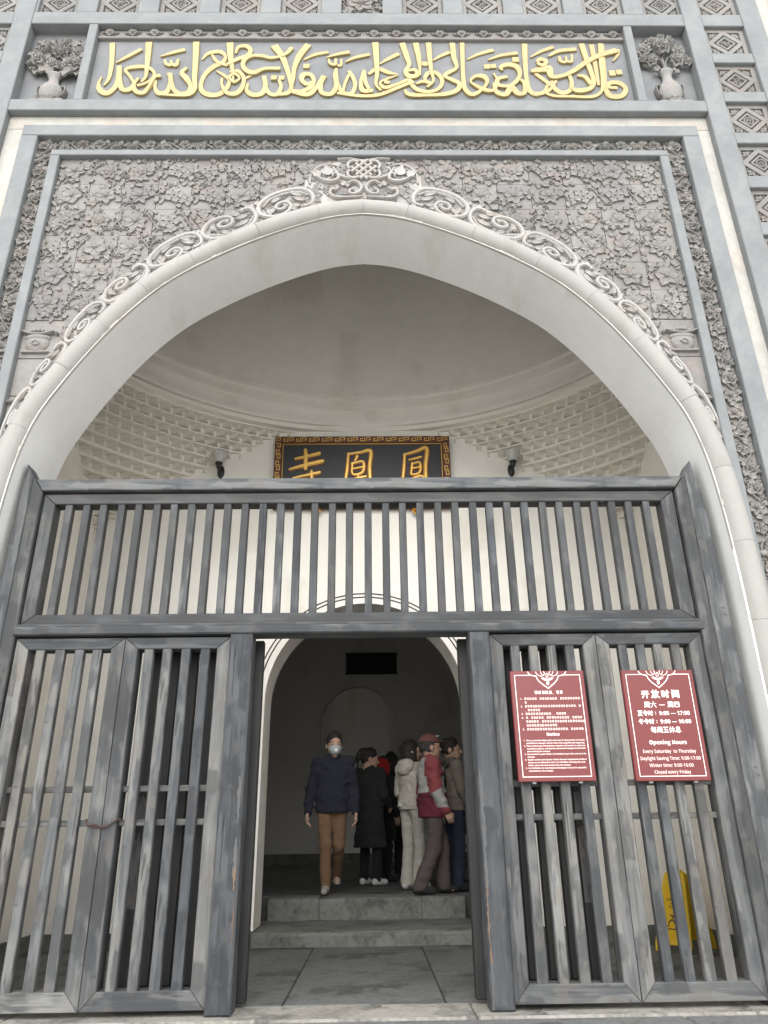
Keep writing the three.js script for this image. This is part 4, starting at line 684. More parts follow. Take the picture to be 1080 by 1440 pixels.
// a flat member with chamfered edges from a polygon, grain along the given axis, grain offset of its own
function member(parent, name, pts, z0, z1, mat, grain = 'y', bev = 0.006, label) {
  const s = new THREE.Shape(pts.map((p) => new THREE.Vector2(p[0], p[1])));
  const g = new THREE.ExtrudeGeometry(s, { depth: z1 - z0 - 2 * bev, bevelEnabled: true, bevelThickness: bev, bevelSize: bev, bevelOffset: -bev, bevelSegments: 1 });
  g.translate(0, 0, z0 + bev);
  return add(parent, name, uvBox(g, grain, rg(), rg()), toned(mat, rg), label);
}
const rect = (x0, x1, y0, y1) => gp([[x0, y0], [x1, y0], [x1, y1], [x0, y1]]);
{
  // outer posts, each of two boards, with horned tops cut to the arch
  member(gate, 'post', gp([[-2.272, -0.1], [-2.270, 3.15], [-2.335, 3.251], [-2.352, 3.272], [-2.355, -0.1]]), -0.06, GZ, M.wood);
  member(gate, 'post', gp([[-2.358, -0.1], [-2.357, 3.28], [-2.413, 3.378], [-2.421, 3.24], [-2.424, 3.05], [-2.434, 2.8], [-2.440, 2.45], [-2.445, -0.1]]), -0.06, GZ - 0.004, M.wood);
  member(gate, 'post', gp([[2.266, -0.1], [2.355, -0.1], [2.358, 3.262], [2.345, 3.249], [2.272, 3.14]]), -0.06, GZ, M.wood);
  member(gate, 'post', gp([[2.359, -0.1], [2.487, -0.1], [2.487, 1.4], [2.486, 2.1], [2.482, 2.58], [2.474, 2.92], [2.458, 3.12], [2.42, 3.377], [2.362, 3.268]]), -0.06, GZ - 0.004, M.wood);
  member(gate, 'top_rail', gp([[-2.273, 3.162], [2.276, 3.160], [2.340, 3.249], [-2.330, 3.250]]), -0.06, GZ + 0.002, M.wood, 'x');
  member(gate, 'middle_rail', rect(-2.284, 2.29, 2.108, 2.166), -0.06, GZ + 0.012, M.wood, 'x', 0.008);
  member(gate, 'middle_rail', rect(-2.270, 2.27, 2.167, 2.184), -0.06, GZ - 0.004, M.wood, 'x', 0.003);
  // frame of the fixed grille, mitred at the corners
  const x0 = -2.262, x1 = 2.262, xa = -2.177, xb = 2.166, y0 = 2.188, y1 = 3.145, ya = 2.256, yb = 3.066, zf = GZ - 0.03;
  member(gate, 'grille_rail', gp([[x0, y1], [xa, yb], [xb, yb], [x1, y1]]), -0.04, zf, M.woodDark, 'x', 0.005); member(gate, 'grille_rail', gp([[x0, y0], [x1, y0], [xb, ya], [xa, ya]]), -0.04, zf, M.woodDark, 'x', 0.005);
  member(gate, 'grille_stile', gp([[x0, y0], [xa, ya], [xa, yb], [x0, y1]]), -0.04, zf - 0.001, M.woodDark, 'y', 0.005); member(gate, 'grille_stile', gp([[x1, y0], [x1, y1], [xb, yb], [xb, ya]]), -0.04, zf - 0.001, M.woodDark, 'y', 0.005);
  const bars = [0, 1, 2, 3, 4, 5, 6, 7, 8, 9].map(() => cbox(-0.025, 0.025, gy(2.25), gy(3.07), -0.028, 0.028, 0.004));
  for (let i = 0; i < 34; i++) { const m = add(gate, 'grille_bar', pick(rg, bars), toned(rg() < 0.72 ? M.woodDark : M.wood, rg)); m.position.set(gx(-2.083 + i * 0.12545 + 0.004 * (rg() - 0.5)), 0, 0.034 + 0.004 * (rg() - 0.5)); m.rotation.z = 0.0025 * (rg() - 0.5); }
  // posts either side of the open doorway, their inner edges worn to brown
  for (const [a, b] of [[-0.856, -0.711], [0.714, 0.851]]) {
    member(gate, 'door_post', rect(a, b, -0.1, 2.109), -0.06, GZ + 0.006, M.wood, 'y', 0.010);
    const e = a < 0 ? b : a, s = a < 0 ? -1 : 1;
    const worn = new Relief(), r = rng(a < 0 ? 3 : 4);
    // ragged strips of bare wood along the worn edge, where the paint has gone
    let y = a < 0 ? 0.30 : 0.05; while (y < (a < 0 ? 1.25 : 1.15)) { const h = 0.07 + 0.22 * r(), w = 0.005 + 0.012 * r(), n = Math.max(4, Math.round(h / 0.02)), p = []; for (let i = 0; i <= n; i++) p.push([gx(e + s * (0.010 + w + 0.006 * (r() - 0.5))), gy(y + h * i / n), w * (0.35 + 0.8 * r()) * Math.sin(0.3 + 2.5 * i / n)]); worn.ribbon(p, GZ + 0.0045, 0.0022, { step: 0.01, top: 0.95 }); y += h * (a < 0 ? 1.3 : 0.92); }
    add(gate, 'worn_edge', worn.geo(), M.woodBare, 'bare brown wood along a worn post edge');
  }
}
function leaf(x0, x1, bars, label) {
  const d = new THREE.Group(); d.name = 'door_leaf'; d.userData.label = label; gate.add(d);
  const y0 = 0.008, y1 = 2.092, w = 0.086, zf = GZ - 0.022, zb = -0.04;
  member(d, 'rail', gp([[x0, y1], [x0 + w, y1 - 0.075], [x1 - w, y1 - 0.075], [x1, y1]]), zb, zf, M.wood, 'x', 0.005);
  member(d, 'rail', gp([[x0, y0], [x1, y0], [x1 - w, y0 + 0.095], [x0 + w, y0 + 0.095]]), zb, zf, M.woodPale, 'x', 0.005);
  member(d, 'stile', gp([[x0, y0], [x0 + w, y0 + 0.095], [x0 + w, y1 - 0.075], [x0, y1]]), zb, zf - 0.001, M.woodPale, 'y', 0.005);
  member(d, 'stile', gp([[x1, y0], [x1, y1], [x1 - w, y1 - 0.075], [x1 - w, y0 + 0.095]]), zb, zf - 0.001, M.woodPale, 'y', 0.005);
  for (const x of bars) { const m = add(d, 'bar', cbox(-0.029, 0.029, gy(y0 + 0.09), gy(y1 - 0.07), -0.024, 0.024, 0.005), toned(rg() < 0.72 ? M.woodPale : M.wood, rg)); m.position.set(gx(x), 0, zf - 0.032 + 0.004 * rg()); m.rotation.z = 0.003 * (rg() - 0.5); }
  for (const y of [0.966, 1.159]) member(d, 'cross_rail', rect(x0 + w - 0.01, x1 - w + 0.01, y - 0.018, y + 0.018), zf - 0.078, zf - 0.052, M.woodPale, 'x', 0.003);
}
leaf(-2.262, -1.5515, [-2.096, -1.969, -1.842, -1.727], 'leftmost of the four shut barred door leaves');
leaf(-1.5485, -0.858, [-1.390, -1.268, -1.146, -1.024], 'barred door leaf between the wired joint and the left door post');
leaf(0.853, 1.558, [1.018, 1.139, 1.260, 1.383], 'barred door leaf behind the notice sign');
leaf(1.561, 2.268, [1.733, 1.851, 1.968, 2.086], 'rightmost barred door leaf behind the opening hours sign');
// the two middle leaves stand open, folded back behind their neighbours
function openLeaf(s) {
  const d = new THREE.Group(); d.name = 'open_door_leaf'; d.userData.label = 'dark barred leaf folded back open behind the ' + (s < 0 ? 'left' : 'right') + ' door post'; gate.add(d);
  const X = (a, b) => [Math.min(s * a, s * b), Math.max(s * a, s * b)], y0 = 0.02, y1 = 2.085, z0 = -0.165, z1 = -0.105, B = (n, a, b, ya, yb, m, za = z0, zb = z1) => { const [p, q] = X(a, b); add(d, n, cbox(p, q, ya, yb, za, zb, 0.005, yb - ya > 0.5 ? 'y' : 'x'), m); };
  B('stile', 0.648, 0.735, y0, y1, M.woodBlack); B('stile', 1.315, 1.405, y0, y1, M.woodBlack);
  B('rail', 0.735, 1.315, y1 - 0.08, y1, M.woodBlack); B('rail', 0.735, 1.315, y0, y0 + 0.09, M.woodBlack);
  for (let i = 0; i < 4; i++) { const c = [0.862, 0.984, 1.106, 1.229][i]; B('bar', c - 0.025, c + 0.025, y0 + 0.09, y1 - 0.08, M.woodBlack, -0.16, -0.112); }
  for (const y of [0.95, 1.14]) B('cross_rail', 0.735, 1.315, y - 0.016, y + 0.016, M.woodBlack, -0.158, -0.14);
  for (const [ya, yb] of s < 0 ? [[0.50, 0.94], [0.98, 1.13]] : [[0.50, 0.94], [0.97, 1.12]]) { // paint gone, raw brown wood
    const w = new Relief(), r = rng(s < 0 ? 8 : 9); for (let i = 0; i < 5; i++) { const p = [], x = s * (1.330 + i * 0.0145); for (let k = 0; k <= 9; k++) p.push([x, lerp(ya, yb, k / 9 * (0.8 + 0.2 * r())), 0.003 + 0.007 * r()]); w.ribbon(p, -0.1052, 0.002 + 0.0003 * i, { step: 0.02, top: 0.95 }); } add(d, 'worn_patch', w.geo(), M.woodBare); }
}
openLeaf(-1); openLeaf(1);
{ // twist of rusty wire holding two leaves shut
  const t = thing('rusty_wire', 'twist of rusty wire tying the two left door leaves together', 'wire', [gx(-1.55), gy(0.966), GZ - 0.02]);
  const rust = std('rusty_iron', [0.05, 0.03, 0.025], { roughness: 0.9 });
  const c = new THREE.CatmullRomCurve3([[-0.10, 0.02, -0.02], [-0.085, 0.0, 0.012], [-0.05, -0.018, 0.014], [0, -0.022, 0.012], [0.05, -0.012, 0.016], [0.085, 0.01, 0.012], [0.105, 0.012, -0.02]].map((p) => new THREE.Vector3(...p)));
  const c2 = new THREE.CatmullRomCurve3([[-0.09, 0.018, -0.02], [-0.075, -0.012, 0.016], [-0.03, -0.010, 0.018], [0.02, -0.026, 0.015], [0.07, 0.0, 0.018], [0.092, 0.018, 0.010], [0.10, 0.02, -0.02]].map((p) => new THREE.Vector3(...p)));
  add(t, 'wire_strand', uvBox(new THREE.TubeGeometry(c, 30, 0.006, 6)), rust); add(t, 'wire_strand', uvBox(new THREE.TubeGeometry(c2, 30, 0.005, 6)), rust);
}

// ================================================================ lettering drawn with strokes, and the two red signs
const GLYPH = { // strokes on a 100 x 100 square, y downwards
  '开': '12 18 88 18|5 46 95 46|35 18 35 50 26 75 10 94|68 18 68 96', '放': '25 4 30 18|4 24 50 24|24 24 22 55 4 92|24 46 44 46 42 80 30 92|66 4 60 24 50 44|60 28 96 28|84 28 78 55 50 94|58 44 72 72 96 94',
  '时': '8 18 8 80|8 18 36 18 36 80|8 48 36 48|8 80 36 80|44 32 98 32|78 6 78 92 64 88|52 50 62 66', '间': '14 6 24 18|10 22 10 96|30 12 92 12 92 92 80 92|32 36 70 36 70 78 32 78 32 36|32 56 70 56',
  '周': '16 10 16 60 6 94|16 10 88 10 88 92 76 92|28 28 76 28|52 16 52 46|26 46 78 46|34 60 70 60 70 82 34 82 34 60', '六': '50 4 56 20|6 34 94 34|36 50 24 76 8 94|62 50 76 72 92 94',
  '四': '10 16 90 16 90 88 10 88 10 16|38 16 36 46 22 62|62 16 62 54 82 58', '夏': '8 10 92 10|50 10 44 22|26 22 74 22 74 56 26 56 26 22|26 33 74 33|26 44 74 44|40 58 10 84|34 66 76 66 50 90 14 98|38 70 62 88 94 98',
  '令': '50 4 28 30 4 46|50 4 74 30 96 46|40 34 54 44|22 54 78 54 56 80|36 68 66 96', '冬': '40 4 28 26 8 44|36 18 74 18 50 42 8 58|34 26 58 44 94 56|42 62 58 70|34 80 62 94',
  '每': '32 2 22 18 8 30|26 14 90 14|30 30 22 80 86 80|30 30 80 30 76 94 64 94|6 54 96 54|50 36 58 46|46 60 54 70', '五': '10 10 90 10|46 10 36 88|18 46 76 46 74 88|4 90 96 90', '休': '30 4 20 30 4 52|20 34 20 96|36 30 96 30|66 4 66 96|64 32 50 60 34 78|68 32 80 60 98 76',
  '息': '50 2 42 12|24 12 76 12 76 56 24 56 24 12|24 26 76 26|24 40 76 40|14 66 6 84|30 64 32 88 42 92 70 92 72 80|52 62 60 74|80 66 92 80', '：': '46 36 54 36|46 70 54 70',
};
function drawGlyphs(c, text, cx, y, size, gap, weight) {
  const n = text.length, adv = size + gap, x0 = cx - (n * adv - gap) / 2; c.lineWidth = weight; c.lineCap = 'round'; c.lineJoin = 'round';
  [...text].forEach((ch, i) => { const g = GLYPH[ch]; if (!g) { if (ch === '—') { c.beginPath(); c.moveTo(x0 + i * adv + size * 0.05, y + size * 0.5); c.lineTo(x0 + i * adv + size * 0.95, y + size * 0.5); c.stroke(); } return; } for (const s of g.split('|')) { const v = s.split(' ').map(Number); c.beginPath(); for (let k = 0; k < v.length; k += 2) c[k ? 'lineTo' : 'moveTo'](x0 + i * adv + v[k] / 100 * size, y + v[k + 1] / 100 * size); c.stroke(); } });
}
function blurGlyphs(c, x, y, n, size, r, w) { // characters too small in the photo to read: dense little strokes
  c.lineWidth = w; for (let i = 0; i < n; i++) { const X = x + i * size * 1.04; if (r() < 0.09) { c.beginPath(); c.moveTo(X + size * 0.1, y + size * 0.8); c.lineTo(X + size * 0.25, y + size * 0.95); c.stroke(); continue; } for (let k = 0; k < 3; k++) { c.beginPath(); const yy = y + size * (0.15 + 0.34 * k); c.moveTo(X + size * (0.05 + 0.2 * r()), yy); c.lineTo(X + size * (0.75 + 0.2 * r()), yy); c.stroke(); } for (let k = 0; k < 2; k++) { c.beginPath(); const xx = X + size * (0.25 + 0.45 * k + 0.1 * r()); c.moveTo(xx, y + size * 0.1 * r()); c.lineTo(xx, y + size * (0.8 + 0.2 * r())); c.stroke(); } } }
function signTexture(kind) {
  const W = 720, H = 1024, cv = document.createElement('canvas'); cv.width = W; cv.height = H; const c = cv.getContext('2d'), cx = W / 2, ink = '#f2e6e0';
  c.fillStyle = '#662221'; c.fillRect(0, 0, W, H); c.strokeStyle = c.fillStyle = ink;
  const r = rng(kind ? 5 : 6); for (let i = 0; i < 900; i++) { c.globalAlpha = 0.05; c.fillStyle = r() < 0.5 ? '#60201f' : '#c06058'; c.fillRect(r() * W, r() * H, 4 + r() * 40, 2 + r() * 10); } c.globalAlpha = 1; c.fillStyle = ink;
  // border with a pointed ornament hanging from the top
  c.lineWidth = 7; c.beginPath(); c.moveTo(200, 38); c.lineTo(38, 38); c.lineTo(38, H - 38); c.lineTo(W - 38, H - 38); c.lineTo(W - 38, 38); c.lineTo(W - 200, 38); c.stroke();
  c.lineWidth = 9; c.beginPath(); c.moveTo(170, 2); c.bezierCurveTo(180, 36, 210, 44, 250, 46); c.bezierCurveTo(262, 100, 300, 120, cx, 168); c.bezierCurveTo(W - 300, 120, W - 262, 100, W - 250, 46); c.bezierCurveTo(W - 210, 44, W - 180, 36, W - 170, 2); c.stroke();
  c.lineWidth = 6; for (const s of [-1, 1]) { c.beginPath(); c.moveTo(cx + s * 110, 2); c.bezierCurveTo(cx + s * 105, 40, cx + s * 60, 62, cx + s * 30, 34); c.bezierCurveTo(cx + s * 15, 14, cx + s * 30, 2, cx + s * 36, 2); c.stroke(); c.beginPath(); c.moveTo(cx + s * 62, 2); c.quadraticCurveTo(cx + s * 58, 26, cx + s * 44, 34); c.stroke(); c.beginPath(); c.moveTo(cx, 78); c.quadraticCurveTo(cx + s * 34, 54, cx + s * 62, 66); c.quadraticCurveTo(cx + s * 40, 92, cx, 96); c.fill(); c.beginPath(); c.moveTo(cx, 20); c.quadraticCurveTo(cx + s * 26, 40, cx, 62); c.stroke(); }
  c.beginPath(); c.ellipse(cx, 116, 14, 20, 0, 0, 7); c.fill();
  if (kind) {
    drawGlyphs(c, '开放时间', cx, 190, 78, 24, 13); drawGlyphs(c, '周六', cx - 118, 300, 60, 4, 7); drawGlyphs(c, '—', cx, 304, 60, 0, 6); drawGlyphs(c, '周四', cx + 118, 300, 60, 4, 7);
    for (const [y, a, tm] of [[384, '夏令时：', '9:00 — 17:00'], [462, '冬令时：', '9:00 — 16:00']]) { drawGlyphs(c, a, 205, y, 52, 0, 7); c.font = 'bold 52px sans-serif'; c.textAlign = 'left'; c.fillText(tm, 318, y + 46); }
    drawGlyphs(c, '每周五休息', cx, 538, 58, 3, 7);
    c.textAlign = 'center'; c.font = 'bold 52px sans-serif'; c.fillText('Opening Hours', cx, 700); c.font = '42px sans-serif';
    c.fillText('Every Saturday  to Thursday', cx, 778); c.font = '41px sans-serif'; c.fillText('Daylight Saving Time: 9:00-17:00', cx, 842); c.fillText('Winter time: 9:00-16:00', cx, 904); c.fillText('Closed every Friday', cx, 964);
  } else {
    blurGlyphs(c, cx - 142, 190, 8, 34, r, 6);
    let y = 254; c.font = 'bold 22px sans-serif'; c.textAlign = 'left'; let num = 1;
    for (const [n, first] of [[22, 1], [1, 0], [22, 1], [6, 0], [16, 1], [22, 1], [23, 0], [12, 0], [22, 1]]) { if (first) c.fillText(num++ + '.', 74, y + 20); blurGlyphs(c, 112, y, n, 24, r, 3); y += 36; }
    c.font = 'bold 40px sans-serif'; c.textAlign = 'center'; c.fillText('Notice', cx, 616); c.font = 'bold 17.5px sans-serif'; c.textAlign = 'left'; y = 664; num = 1;
    for (const [t, first] of [['This is a protected religious place and a part of cultural relics. It is strictly', 1], ['prohibited to damage cultural relics such as graffiti and engraving.', 0], ['Please maintain personal cleanliness and protect environment. As a guest pay', 1], ['no ambient pollution, and obey the command of management personnel', 0], ['when visiting the mosque.', 0], ['Pay attention to public health, it is forbidden to spit, litter and eat in the', 1], ['mosque.', 0], ['Respect customs and etiquette. Visitors who wear inappropriate clothes or', 1], ['shorts are not allowed to visit. It is forbidden to bring pork, lard,', 0], ['drinks, pets and musical items into the mosque.', 0], ['It is forbidden for nonreligious belongings to be put in any public', 1], ['conventions in the mosque.', 0]]) { if (first) c.fillText(num++ + '.', 72, y); c.fillText(t, 96, y, 560); y += 25; }
  }
  const t = new THREE.CanvasTexture(cv); t.colorSpace = THREE.SRGBColorSpace; return t;
}
function redSign(x0, x1, y0, y1, kind, label, name) {
  const w = x1 - x0, h = y1 - y0, t = thing(name, label, 'sign', [(x0 + x1) / 2, y0, 0.128], 0);
  const side = std('dark_red_edge', [0.17, 0.022, 0.022], { roughness: 0.45 });
  add(t, 'sign_board', move(cbox(-w / 2, w / 2, 0, h, -0.03, -0.0005, 0.003), 0, 0, 0), side);
  const face = new THREE.PlaneGeometry(w - 0.006, h - 0.006); face.translate(0, h / 2, 0.0015);
  const m = std('red_sign_print', [1, 1, 1], { map: signTexture(kind), roughness: 0.42 }); add(t, 'printed_face', face, m);
  for (const sx of [-0.3, 0.3]) add(t, 'hook', cbox(sx * w - 0.012, sx * w + 0.012, -0.012, 0.004, -0.034, -0.006, 0.002), M.trim);
  t.rotation.x = -0.008; t.rotation.z = kind ? -0.002 : 0.001;
}
redSign(0.945, 1.411, 1.157, 1.817, 0, 'dark red visitors notice sign with small white text hung beside the right door post', 'notice_sign');
redSign(1.649, 2.101, 1.152, 1.815, 1, 'red sign with the opening hours hung on the rightmost door leaf', 'opening_hours_sign');

// ================================================================ things in the porch
{ // name board over the inner door
  const x0 = -1.0, x1 = 0.955, y0 = 4.135, y1 = 5.0, w = x1 - x0, h = y1 - y0;
  const t = thing('name_board', 'black name board with gold characters and a fretwork frame on the porch wall', 'plaque', [(x0 + x1) / 2, y0, -2.545]);
  const brd = std('black_lacquer', [0.022, 0.022, 0.024], { roughness: 0.5 }), gold = std('gilding', [0.80, 0.50, 0.13], { roughness: 0.35, metalness: 0.5 }), rim = std('dark_red_lacquer', [0.10, 0.035, 0.02], { roughness: 0.5 });
  add(t, 'board', cbox(-w / 2 + 0.01, w / 2 - 0.01, 0.01, h - 0.01, -0.04, 0.02, 0.002), brd);
  for (const s of [-1, 1]) { add(t, 'frame_side', cbox(s * w / 2, s * (w / 2 - 0.085), 0.086, h - 0.086, -0.04, 0.045, 0.008), rim); }
  add(t, 'frame_rail', cbox(-w / 2, w / 2, 0, 0.085, -0.04, 0.0455, 0.008, 'x'), rim); add(t, 'frame_rail', cbox(-w / 2, w / 2, h - 0.085, h, -0.04, 0.0455, 0.008, 'x'), rim);
  // gilt fret: interlocking hooks along the frame, and a gilt bead inside it
  const fret = new Relief(), hook = (cx, cy, a) => { const P = [[-0.026, -0.022], [-0.026, 0.022], [0.018, 0.022], [0.018, -0.008], [-0.006, -0.008]].map(([x, y]) => [cx + x * Math.cos(a) - y * Math.sin(a), cy + x * Math.sin(a) + y * Math.cos(a)]); for (let i = 0; i + 1 < P.length; i++) { const [p, q] = [P[i], P[i + 1]]; const e = 0.004, lo = [Math.min(p[0], q[0]) - e, Math.min(p[1], q[1]) - e], hi = [Math.max(p[0], q[0]) + e, Math.max(p[1], q[1]) + e]; fret.p.push(...cbox(lo[0], hi[0], lo[1], hi[1], 0.043 + 0.0004 * (i % 2), 0.051 + 0.0006 * (i % 2), 0.001).attributes.position.array); } };
  for (let i = 0; i < 27; i++) { const x = -w / 2 + 0.045 + i * (w - 0.09) / 26; hook(x, h - 0.042, i % 2 ? Math.PI : 0); hook(x, 0.043, i % 2 ? 0 : Math.PI); }
  for (let i = 1; i < 11; i++) { const y = 0.045 + i * (h - 0.09) / 11; hook(-w / 2 + 0.043, y, i % 2 ? Math.PI / 2 : -Math.PI / 2); hook(w / 2 - 0.043, y, i % 2 ? -Math.PI / 2 : Math.PI / 2); }
  add(t, 'gilt_fret', fret.geo(), gold);
  const bead = new Relief(); for (const [a, b, c, d] of [[-w / 2 + 0.089, w / 2 - 0.089, 0.089, 0.097], [-w / 2 + 0.089, w / 2 - 0.089, h - 0.097, h - 0.089]]) bead.box(a, b, c, d, 0.019, 0.036); for (const s of [-1, 1]) bead.box(s * (w / 2 - 0.089), s * (w / 2 - 0.097), 0.0975, h - 0.0975, 0.019, 0.0355); add(t, 'gilt_bead', bead.geo(), gold);
  // three brushed characters, strokes [x, y, halfwidth] on a 100 square
  const CH = [
    ['46 2 5|48 18 6|48 44 6', '18 22 4|44 18 5|86 10 6', '2 46 4|40 38 6|96 28 7', '14 66 4|50 60 5|88 54 6', '66 52 5|68 76 6|64 98 5|50 92 3', '28 76 4|38 84 6'],
    ['20 12 4|16 50 5|8 84 4|0 98 3', '20 12 4|58 8 5|86 4 6|84 40 6|88 78 6|100 92 5|104 78 3', '46 18 5|40 28 4', '32 34 4|64 30 5|62 54 5|34 58 4|32 34 4', '34 46 3|62 42 4', '28 70 4|70 64 5', '50 60 4|50 94 5', '34 82 3|66 78 4', '24 98 4|74 92 5'],
    ['22 14 4|18 50 5|10 82 4|0 98 3', '22 14 4|58 6 5|88 -2 6|84 40 6|86 78 6|100 92 5|106 76 3', '36 26 3|70 20 4', '44 34 4|40 58 4', '44 36 3|66 32 4|64 56 4|42 60 3', '44 46 3|64 43 3', '36 70 4|74 64 5|74 88 5|66 96 3', '34 82 2|40 90 3', '48 80 2|52 88 3', '58 78 2|63 85 3'],
  ];
  const edge = std('dark_red_outline', [0.16, 0.04, 0.015], { roughness: 0.6 });
  CH.forEach((strokes, i) => {
    const cx = [-0.62, -0.045, 0.575][i], S = 0.0043, b = new Relief(), o = new Relief();
    strokes.forEach((s, k) => { const pts = s.split('|').map((q) => q.split(' ').map(Number)), f = (g) => pts.map(([x, y, wd]) => [cx + (x - 50) * S * 0.86, h - 0.155 - y * S * 1.25, wd * S * 1.0 + g]); b.ribbon(f(0), 0.02, 0.022 + 0.001 * k, { round: true, step: 0.02 }); o.ribbon(f(0.006), 0.02, 0.006 + 0.0004 * k, { step: 0.02 }); });
    add(t, 'character_outline', o.geo(), edge); add(t, 'gold_character', b.geo(), gold);
  });
  for (const x of [-0.50, 0.58]) { const b = new Relief(); b.flower(0, 0, 0.045, 6, 0, 0.05, rng(5)); b.leaf(0, 0.02, Math.PI / 2, 0.06, 0.03, 0, 0.05, {}); b.ribbon([[-0.03, 0.03, 0.012], [0.03, 0.03, 0.012]], -0.05, 0.08); const g = b.geo(); g.translate(x, -0.03, 0.0); add(t, 'gilt_bracket', g, gold); }
  t.rotation.x = 0.03;
}
function uplight(x, y, z, label) {
  const t = thing('wall_lamp', label, 'lamp', [x, y, z], 0);
  const glass = new THREE.MeshStandardMaterial({ roughness: 0.35 }); glass.color.setRGB(0.50, 0.50, 0.47); glass.name = 'frosted_glass';
  const iron = std('black_iron', [0.015, 0.015, 0.016], { roughness: 0.5 });
  const pr = [[0.03, 0], [0.045, 0.01], [0.06, 0.05], [0.072, 0.085], [0.088, 0.105], [0.092, 0.115], [0.084, 0.112], [0.066, 0.088], [0.054, 0.05], [0.03, 0.012]].map(([a, b]) => new THREE.Vector2(a, b));
  const g = new THREE.LatheGeometry(pr, 24); g.translate(0, 0, 0.14); add(t, 'glass_shade', uvBox(g), glass);
  const h = new THREE.LatheGeometry([[0.001, -0.07], [0.018, -0.065], [0.026, -0.045], [0.02, -0.025], [0.04, -0.012], [0.042, 0.006], [0.001, 0.008]].map(([a, b]) => new THREE.Vector2(a, b)), 16); h.translate(0, 0, 0.14); add(t, 'lamp_holder', uvBox(h), iron);
  const c = new THREE.CatmullRomCurve3([[0, -0.03, 0], [0, -0.06, 0.05], [0, -0.10, 0.09], [0, -0.10, 0.13], [0, -0.06, 0.14]].map((p) => new THREE.Vector3(...p))); add(t, 'arm', uvBox(new THREE.TubeGeometry(c, 18, 0.010, 8)), iron);
  const pl = new THREE.LatheGeometry([[0.001, 0.02], [0.03, 0.018], [0.045, 0.006], [0.05, 0]].map(([a, b]) => new THREE.Vector2(a, b)), 16); pl.rotateX(Math.PI / 2); pl.scale(0.8, 1.6, 1); pl.translate(0, -0.04, 0); add(t, 'wall_plate', uvBox(pl), iron);
}
uplight(-1.60, 4.655, -2.598, 'small glass wall lamp on a black bracket left of the name board');
uplight(1.645, 4.655, -2.598, 'small glass wall lamp on a black bracket right of the name board');
function wedge(s, label) { // ribbed wedge-shaped lamp housing on the side wall
  const t = thing('wedge_wall_lamp', label, 'lamp', [s * 2.898, 3.08, -1.0]);
  const m = std('grey_housing', [0.16, 0.165, 0.155], { roughness: 0.6 });
  const a = [0.12, 0.16], b = [0.06, 0.07], x1 = -s * 0.26, Pp = []; const q = (p0, p1, p2, p3) => Pp.push(...p0, ...p1, ...p2, ...p0, ...p2, ...p3);
  const A = [[0, -a[0], -a[1]], [0, a[0], -a[1]], [0, a[0], a[1]], [0, -a[0], a[1]]], B = [[x1, -b[0], -b[1]], [x1, b[0], -b[1]], [x1, b[0], b[1]], [x1, -b[0], b[1]]];
  for (let i = 0; i < 4; i++) { const j = (i + 1) % 4; q(A[i], A[j], B[j], B[i]); } q(...B);
  add(t, 'housing', uvBox(fromTris(Pp)), m);
  for (let k = 0; k < 4; k++) { const f = 0.15 + k * 0.22, yy = lerp(a[0], b[0], f) + 0.003, zz = lerp(a[1], b[1], f) + 0.003; add(t, 'rib', cbox(x1 * f - 0.006, x1 * f + 0.006, -yy, yy, -zz, zz, 0.002), m); }
}
wedge(-1, 'grey ribbed wedge lamp on the left side wall behind the gate grille'); wedge(1, 'grey ribbed wedge lamp on the right side wall behind the gate grille');
